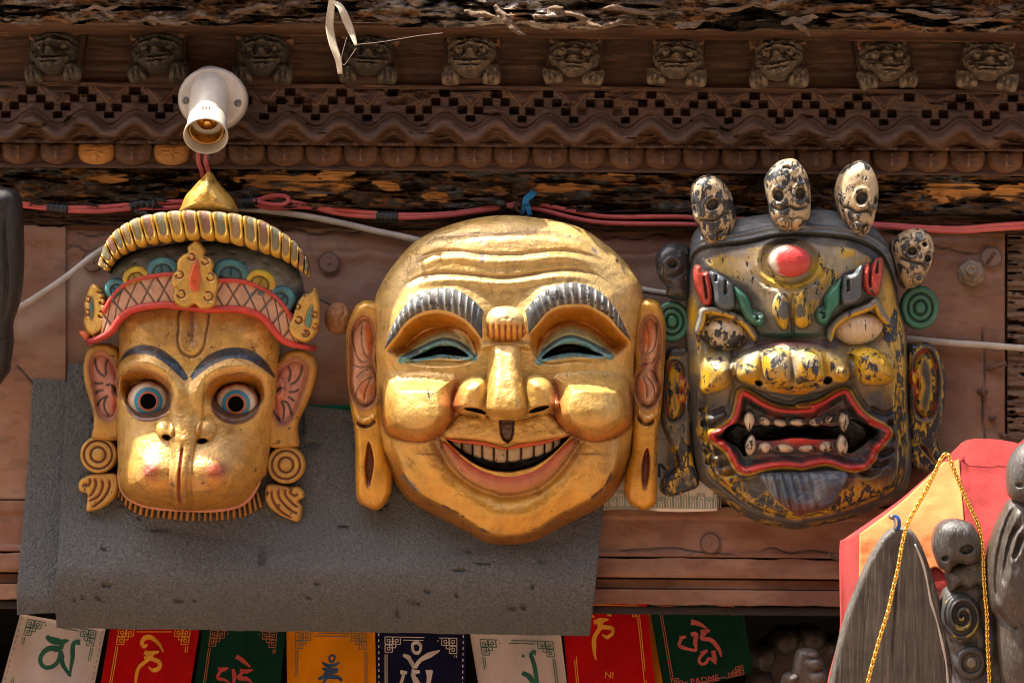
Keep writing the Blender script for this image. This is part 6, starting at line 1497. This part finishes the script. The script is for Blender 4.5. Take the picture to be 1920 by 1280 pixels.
flag('white prayer flag with a smudged half-printed green letter', P('878,1170 1050,1176 1080,1420 920,1420'), 'white', FW, 'green', (.004, .10, .065), [B(k6, '765,322 758,332', 3, 2), B(k6, '820,312 800,318 815,380 830,470', 4, 3, 3, 2), B(k6, '755,405 790,425 822,470', 3, 4, 3)], (.1, .01, .11), seed=6)
_f6 = [o for o in COL.objects if o.name.startswith('prayer_flag')][-1]
flag('red prayer flag with yellow letter above the letters NI', P('1052,1128 1213,1132 1231,1306 1068,1318'), 'red', FR, 'yellow', (.62, .30, .02), [B(k6, '1080,135 1100,142', 2, 1), B(k6, '1160,128 1178,136', 2, 1), B(k6, '1095,168 1120,160 1165,152', 3, 4, 1), B(k6, '1130,165 1122,185 1140,192', 3, 3, 3), B(k6, '1135,188 1180,195 1185,220 1160,238 1135,225', 3, 3, 3, 3, 1), B(k6, '1130,185 1098,240 1098,300 1105,345', 3, 3, 3, 1)], (.1, .02, .02), txt=('NI', 1142, 1270, 17, 3), seed=7)
flag('dark green prayer flag with pink letters above the word PADME, rightmost', P('1216,1126 1391,1128 1412,1262 1246,1300'), 'green', FG, 'pink', (.42, .09, .09), [B(k6, '1555,165 1590,172 1630,195', 4, 3, 1), B(k6, '1500,240 1530,235', 2, 2), B(k6, '1515,238 1502,275 1530,290 1580,300', 3, 3, 2, 2), B(k6, '1555,225 1580,222 1575,260 1582,302', 3, 3, 3, 1), B(k6, '1600,212 1645,205', 3, 2), B(k6, '1625,210 1605,242 1650,250 1685,290 1700,330', 3, 3, 3, 3, 1), B(k6, '1600,310 1635,300', 2, 2), B(k6, '1625,305 1595,335 1600,362 1625,360 1640,335 1655,345 1670,362', 2, 2.5, 2, 2, 2, 2, 1), B(k6, '1660,300 1668,340 1672,365', 3, 3, 1)], (.1, .02, .02), txt=('PADME', 1322, 1279, 17, -9), bkey=(.33, .09, .06), seed=8)
flag('orange-yellow prayer flag showing as a sliver behind the red and green flags', P('1190,1150 1245,1150 1262,1330 1200,1330'), 'yellow', FY, 'blue', (.012, .05, .13), None, d0=.11, seed=9)
# ------------------------------------------------------------------ lower right: cloth, board, chain, carvings
k7 = K(1380, 800, 2.6667); k8 = K(1720, 820, 2.785); k9 = K(1390, 1130, 7.68)
M_redc = clothmat('red_cloth', (.27, .034, .032), .3); M_orc = clothmat('orange_cloth', (.60, .185, .065), .25)
cl0 = Frame('hanging_cloth', 1760, 1050, .185, 'red cloth with an orange panel spread behind the pointed board and gold chain', 'cloth')
redo = k7('537,610 560,572 620,530 820,390 940,290 1040,200 1130,115 1190,72 1320,68 1450,88 1560,110 1560,1500 545,1500 540,1000')
def rch(X, Y, R):
    L_ = ss(1612, 1582, X)
    h = 10+78*np.tanh((Y-930)/110)-80*L_+5*np.sin(X/40+Y/90)*ss(900, 1100, Y)+6*np.exp(-((X-1812-.02*(Y-850))/9)**2)*ss(840, 880, Y)
    h = h+7*line(X, Y, k7('1180,90 1165,140 1190,180'), 5)-4*line(X, Y, k7('1200,80 1260,150 1330,200'), 12)
    return h+5*(fbm(X/60, Y/44, 3, 3)-.5)*2+1.2*(fbm(X/12, Y/12, 3, 8)-.5)
cl0.blob('red_panel', spline(redo, 160, True), rch, M_redc, nt=160, nr=60, base=-26, raw=True, c=(1760, 1150))
cl0.loft('orange_panel', k7('618,536 820,394 940,294 1040,204 1142,108'), k7('608,800 760,880 900,800 985,702 1060,760 1146,900'), lambda X, Y, T, V_: rch(X, Y, None)+4+3*np.sin(T*9)*V_, M_orc, nu=60, nv=40, sink=5)
# pointed weathered board
M_board = woodmat('weathered_board_wood', (.022, .019, .016), (.115, .100, .084), (.20, .18, .155), 15, (1, 1, .035), .55, .0026, spec=.4)
bd = Frame('pointed_board', 1685, 1150, .255, 'weathered grey wooden board carved to a tall point in front of the cloth', 'board')
bo_ = k7('825,503 780,520 740,562 690,640 650,722 610,820 570,920 540,1020 520,1100 480,1290 440,1500 1190,1500 1140,1285 1100,1080 1050,920 1000,760 950,622 905,535 865,508')
def bh(X, Y, R):
    d = sdf(X, Y, bo_, 80, 40)
    mid = 1691-.055*(Y-990)
    bev = 1735+.20*(Y-1000)
    h = 16+pil(d, 10, 12)-16*np.clip((X-bev)/30, 0, 1)
    h = h-5*np.exp(-((X-mid)/2.2)**2)
    for k in range(9):
        xx = 1640+k*14; h = h-(.5+1.2*vn(X*0+k, Y/90, 7))*np.exp(-((X-xx-.12*(Y-1000)*(k-3)/4-4*vn(Y/60, X*0+k, 3))/1.6)**2)*ss(1000, 1060, Y)
    return h+1.5*(fbm(X/5, Y/60, 3, 3)-.5)
bd.blob('board', spline(bo_, 150, True), bh, M_board, nt=150, nr=110, base=-10, raw=True, c=(1690, 1180))
bd.ribbon('crack', k7('905,590 945,690 970,800 985,880 1010,960 1040,1080 1060,1180 1072,1300'), lambda t: 1.2+1.2*np.abs(np.sin(t*11)), lambda X, Y, T, V_: bh(X, Y, None)+1.4, plain('pale_crack', (.46, .43, .39), .7), nu=60, nv=4, sink=2)
bd.ribbon('notch', k7('1062,1196 1095,1196 1130,1200'), 2.2, lambda X, Y, T, V_: bh(X, Y, None)+1.2, plain('dark_notch', (.03, .027, .024), .8), nu=12, nv=4, sink=2)
# nail with a blue strip above the board
rb = Frame('blue_ribbon', 1683, 985, .262, 'small blue ribbon looped on a nail at the tip of the pointed board', 'ribbon')
M_rib = clothmat('blue_ribbon_cloth', (.03, .10, .36)); M_rib2 = clothmat('pale_ribbon_cloth', (.45, .5, .6))
rb.ribbon('loop', k7('790,460 812,452 826,470 828,500 822,520'), lambda t: 3.5+0*t, lambda X, Y, T, V_: 12+5*np.sin(T*3), M_rib, nu=20, nv=6, sink=2)
rb.ribbon('loop', k7('800,460 806,480 808,515'), lambda t: 2.5+0*t, lambda X, Y, T, V_: 15+3*np.sin(T*3), M_rib2, nu=16, nv=6, sink=2)
rb.blob('nail', circ(1677, 971.5, 4.5, n=10), lambda X, Y, R: 26-2*R, M_screw, nt=16, nr=4, base=-10)
# gold chain
M_chain = plain('gold_chain_metal', (.86, .56, .12), .2, 1.0, .1, 100)
ch = Frame('gold_chain', 1760, 1000, .288, 'gold curb-link chain looped over the orange cloth and grey board', 'chain')
a_ = np.linspace(0, 2*np.pi, 12, endpoint=False); b_ = np.linspace(0, 2*np.pi, 5, endpoint=False)
Rx, Rz, rr0 = 3.6, 5.6, 1.65
Vl = np.array([[((Rx+rr0*math.cos(bb))*math.cos(aa)), rr0*math.sin(bb), ((Rz+rr0*math.cos(bb))*math.sin(aa))] for aa in a_ for bb in b_])*ch.k
ql = [(i*5+j, ((i+1) % 12)*5+j, ((i+1) % 12)*5+(j+1) % 5, i*5+(j+1) % 5) for i in range(12) for j in range(5)]
link_me = mesh('link', Vl, ql, M_chain)
path = np.vstack([k7('640,1420 668,1285 700,1160 735,1040 770,930 795,820 820,720 842,600 870,500 915,415 965,330 1010,240 1050,160'), k7('1075,142 1092,170 1112,228 1145,310 1185,400 1225,490 1245,570 1252,680 1255,760 1262,860 1270,950 1272,1060 1278,1180 1282,1285 1286,1420')])
hp = np.r_[[26, 26, 26, 25, 24, 22, 20, 17, 10, 2, -2, -4, -6], [-6, -4, 0, 4, 8, 10, 12, 15, 17, 17, 17, 17, 17, 17, 17]]+0.0
full = spline(np.column_stack([path, hp]), 2000); Ls = np.r_[0, np.cumsum(np.linalg.norm(np.diff(full, axis=0), axis=1))]
nl_ = int(Ls[-1]/6.6); ps = np.stack([np.interp(np.linspace(0, Ls[-1], nl_), Ls, full[:, j]) for j in range(3)], 1)
for i in range(nl_):
    p0 = ps[max(0, i-1)]; p1 = ps[min(nl_-1, i+1)]
    t = ch.L(*p1)-ch.L(*p0); t = Vector(t).normalized(); n_ = Vector((0, -1, 0)); x_ = t.cross(n_).normalized(); n_ = x_.cross(t).normalized()
    a = math.radians(48 if i % 2 else -38); xr = x_*math.cos(a)+n_*math.sin(a); yr = n_*math.cos(a)-x_*math.sin(a)
    o = obj('link', link_me, ch.o)
    lp = ch.L(*ps[i])
    o.matrix_local = Matrix(((xr.x, yr.x, t.x, lp[0]), (xr.y, yr.y, t.y, lp[1]), (xr.z, yr.z, t.z, lp[2]), (0, 0, 0, 1)))
# dark carved mask with skull
M_dgrey = woodmat('dark_grey_carving', (.018, .017, .016), (.072, .067, .060), (.13, .12, .108), 14, (1, 1, .3), .45, .0022, spec=.5)
M_dark2 = paintmat('black_yellow_carving', .42, 0, (.025, .025, .027), 90, .5, .3, .3)
dk = Frame('carved_skull_mask', 1815, 1100, .272, 'dark wooden mask fragment with a grey skull and black-yellow scroll beside the chain', 'mask')
def simp(h0, A, w, out, extra=None, seed=1):
    def h(X, Y, R):
        b = h0+pil(sdf(X, Y, out, 60, 60), w, A)+2*(fbm(X/14, Y/14, 3, seed)-.5)
        return b+(extra(X, Y) if extra else 0)
    return h
bdo_ = k8('160,830 200,790 260,760 400,740 440,850 450,1000 480,1150 520,1400 210,1400 200,1200 150,960')
dk.blob('body', bdo_, simp(-2, 26, 34, bdo_, lambda X, Y: 8*(fbm(X/26, Y/30, 4, 8)-.5)-9*line(X, Y, k8('380,780 350,900 380,1050 360,1200'), 5)-9*line(X, Y, k8('180,1060 260,1075 340,1060'), 5)), M_dgrey, nt=80, nr=20, base=-60)
sko = k8('98,570 108,490 150,442 220,430 295,455 338,530 345,600 330,650 285,668 215,665 175,705 140,690 115,640')
dk.blob('skull', sko, simp(30, 34, 30, sko, lambda X, Y: -16*ss(0, 6, ell(X, Y, 1814, 1030, 16, 10.5, -8))-14*ss(0, 5, ell(X, Y, 1774, 1047, 9, 7, -20))), M_dgrey, nt=100, nr=40, base=-20)
jwo = k8('165,715 225,672 340,630 395,690 400,800 330,775 285,798 240,780 190,812 178,770')
dk.blob('jaw', jwo, simp(16, 22, 14, jwo, lambda X, Y: 5*(fbm(X/9, Y/6, 4, 5)-.5)), M_dgrey, nt=60, nr=18, base=-20)
so_ = circ(1808, 1157, 37, 45, 16)
def scc(X, Y, R):
    q = np.hypot(X-1808, (Y-1157)*.82); a = np.arctan2(Y-1157, X-1808)
    p = Paint(X.shape, (.03, .03, .032), .1); s_ = np.cos(q*.42-a)
    p(ss(.1, .5, s_)*ss(.5, .62, fbm(X/14, Y/14, 3, 4)+.14*np.cos(a-1)), (.24, .18, .02), .36); return p
dk.blob('scroll', so_, lambda X, Y, R: 20+pil((1-R)*33, 12, 18)+5*np.cos(np.hypot(X-1808, (Y-1157)*.82)*.42-np.arctan2(Y-1157, X-1808)), M_dark2, scc, nt=80, nr=34, base=-20)
dk.blob('scroll', circ(1826, 1245, 33, 34, 16), lambda X, Y, R: 16+pil((1-R)*33, 12, 16)-8*ss(.62, .5, R)+9*ss(.4, .2, R), M_dark2, lambda X, Y, R: Paint(X.shape, (.035, .033, .033), .1)(ss(.45, .3, R), (.14, .12, .09), .3), nt=60, nr=26, base=-20)
# wooden figure at the right edge
st = Frame('wooden_figure', 1900, 1090, .30, 'grey-brown carved wooden figure in a hooded cloak cut by the right edge', 'figure')
sto = k8('525,330 470,400 425,500 392,620 388,760 405,900 440,960 445,1100 470,1300 500,1450 900,1450 900,500 700,320')
fold = [k8('530,350 480,460 440,600 425,760 440,880'), k8('557,440 500,520 465,660 450,780'), k8('560,500 520,600 500,640'), k8('430,900 470,960 540,1010')]
def sth(X, Y):
    b = 0
    for f_ in fold: b = b-11*line(X, Y, f_, 5)+5*line(X, Y, f_+np.array([9, 0]), 6)
    return b+20*gz(X, Y, 1898, 1100, 26, 62)+6*gz(X, Y, 1910, 1240, 30, 30)
st.blob('cloak', sto, simp(6, 44, 60, sto, sth), woodmat('brown_grey_carving', (.016, .012, .009), (.062, .047, .036), (.115, .094, .075), 12, (1, 1, .3), .48, .0018, spec=.5), nt=140, nr=80, base=-40, c=(1935, 1150))
hdo = k8('600,30 545,55 508,110 488,190 494,290 530,338 600,350 680,330 720,200 690,80')
st.blob('head', hdo, simp(20, 40, 34, hdo, lambda X, Y: -9*ss(0, 5, ell(X, Y, 1913, 910, 9, 6))-5*gz(X, Y, 1916, 935, 6, 5)), M_dgrey, nt=80, nr=36, base=-10)
# carvings in the dark opening
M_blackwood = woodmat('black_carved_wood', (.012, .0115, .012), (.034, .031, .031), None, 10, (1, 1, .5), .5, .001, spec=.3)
bg = Frame('beaded_carving', 1490, 1240, -.10, 'dark beaded wooden carving standing in the shadow below the wall', 'carving')
bgo = k9('190,1500 190,900 175,780 280,620 410,545 540,410 720,365 830,390 950,352 1120,370 1235,455 1290,492 1400,500 1500,560 1500,1500')
def bgh(X, Y):
    b = 0
    for (x, y, r) in ((1437, 1235, 22), (1478, 1205, 24), (1530, 1198, 24), (1568, 1215, 16), (1430, 1285, 24)): b = np.maximum(b, pil(ell(X, Y, x, y, r, r*1.2), r, r*.9))
    return b
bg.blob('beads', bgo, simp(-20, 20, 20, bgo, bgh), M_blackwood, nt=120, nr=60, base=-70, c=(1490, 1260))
th = Frame('notched_carving', 1525, 1250, .09, 'small grey wooden carving with stacked rounded knuckles at the bottom edge', 'carving')
tho = k9('880,700 1000,695 1130,730 1185,820 1240,950 1280,1060 1300,1500 600,1500 625,1140 700,1050 775,1035 800,860 840,730')
def thh(X, Y):
    b = 0
    for (x, y, rx, ry) in ((1530, 1229, 16, 8), (1534, 1247, 20, 12), (1540, 1274, 20, 13), (1486, 1274, 14, 10)): b = np.maximum(b, pil(ell(X, Y, x, y, rx, ry), ry, 14))
    return b
th.blob('knuckles', tho, simp(0, 16, 14, tho, thh), woodmat('pale_carving', (.03, .025, .021), (.09, .075, .062), (.15, .13, .11), 14, (1, 1, 1), .45, .001, spec=.5), nt=90, nr=50, base=-30, c=(1520, 1262))
# dark mask at the left edge
ld = Frame('dark_carving', -20, 560, .09, 'black wooden carving cut off by the left edge beside the monkey mask', 'carving')
ldo = P('-60,345 0,350 18,354 29,372 33,440 33,500 27,560 14,600 8,640 -10,640 -60,640')
ld.blob('upper_lobe', ldo, simp(10, 40, 34, ldo, lambda X, Y: -8*line(X, Y, P('8,360 6,440 10,520 4,600'), 4)), M_blackwood, nt=90, nr=36, base=-40)
ldp = P('-60,560 0,575 10,590 13,640 8,680 0,705 -60,760')
ld.blob('lower_lobe', ldp, simp(0, 34, 26, ldp), M_blackwood, nt=60, nr=20, base=-40)
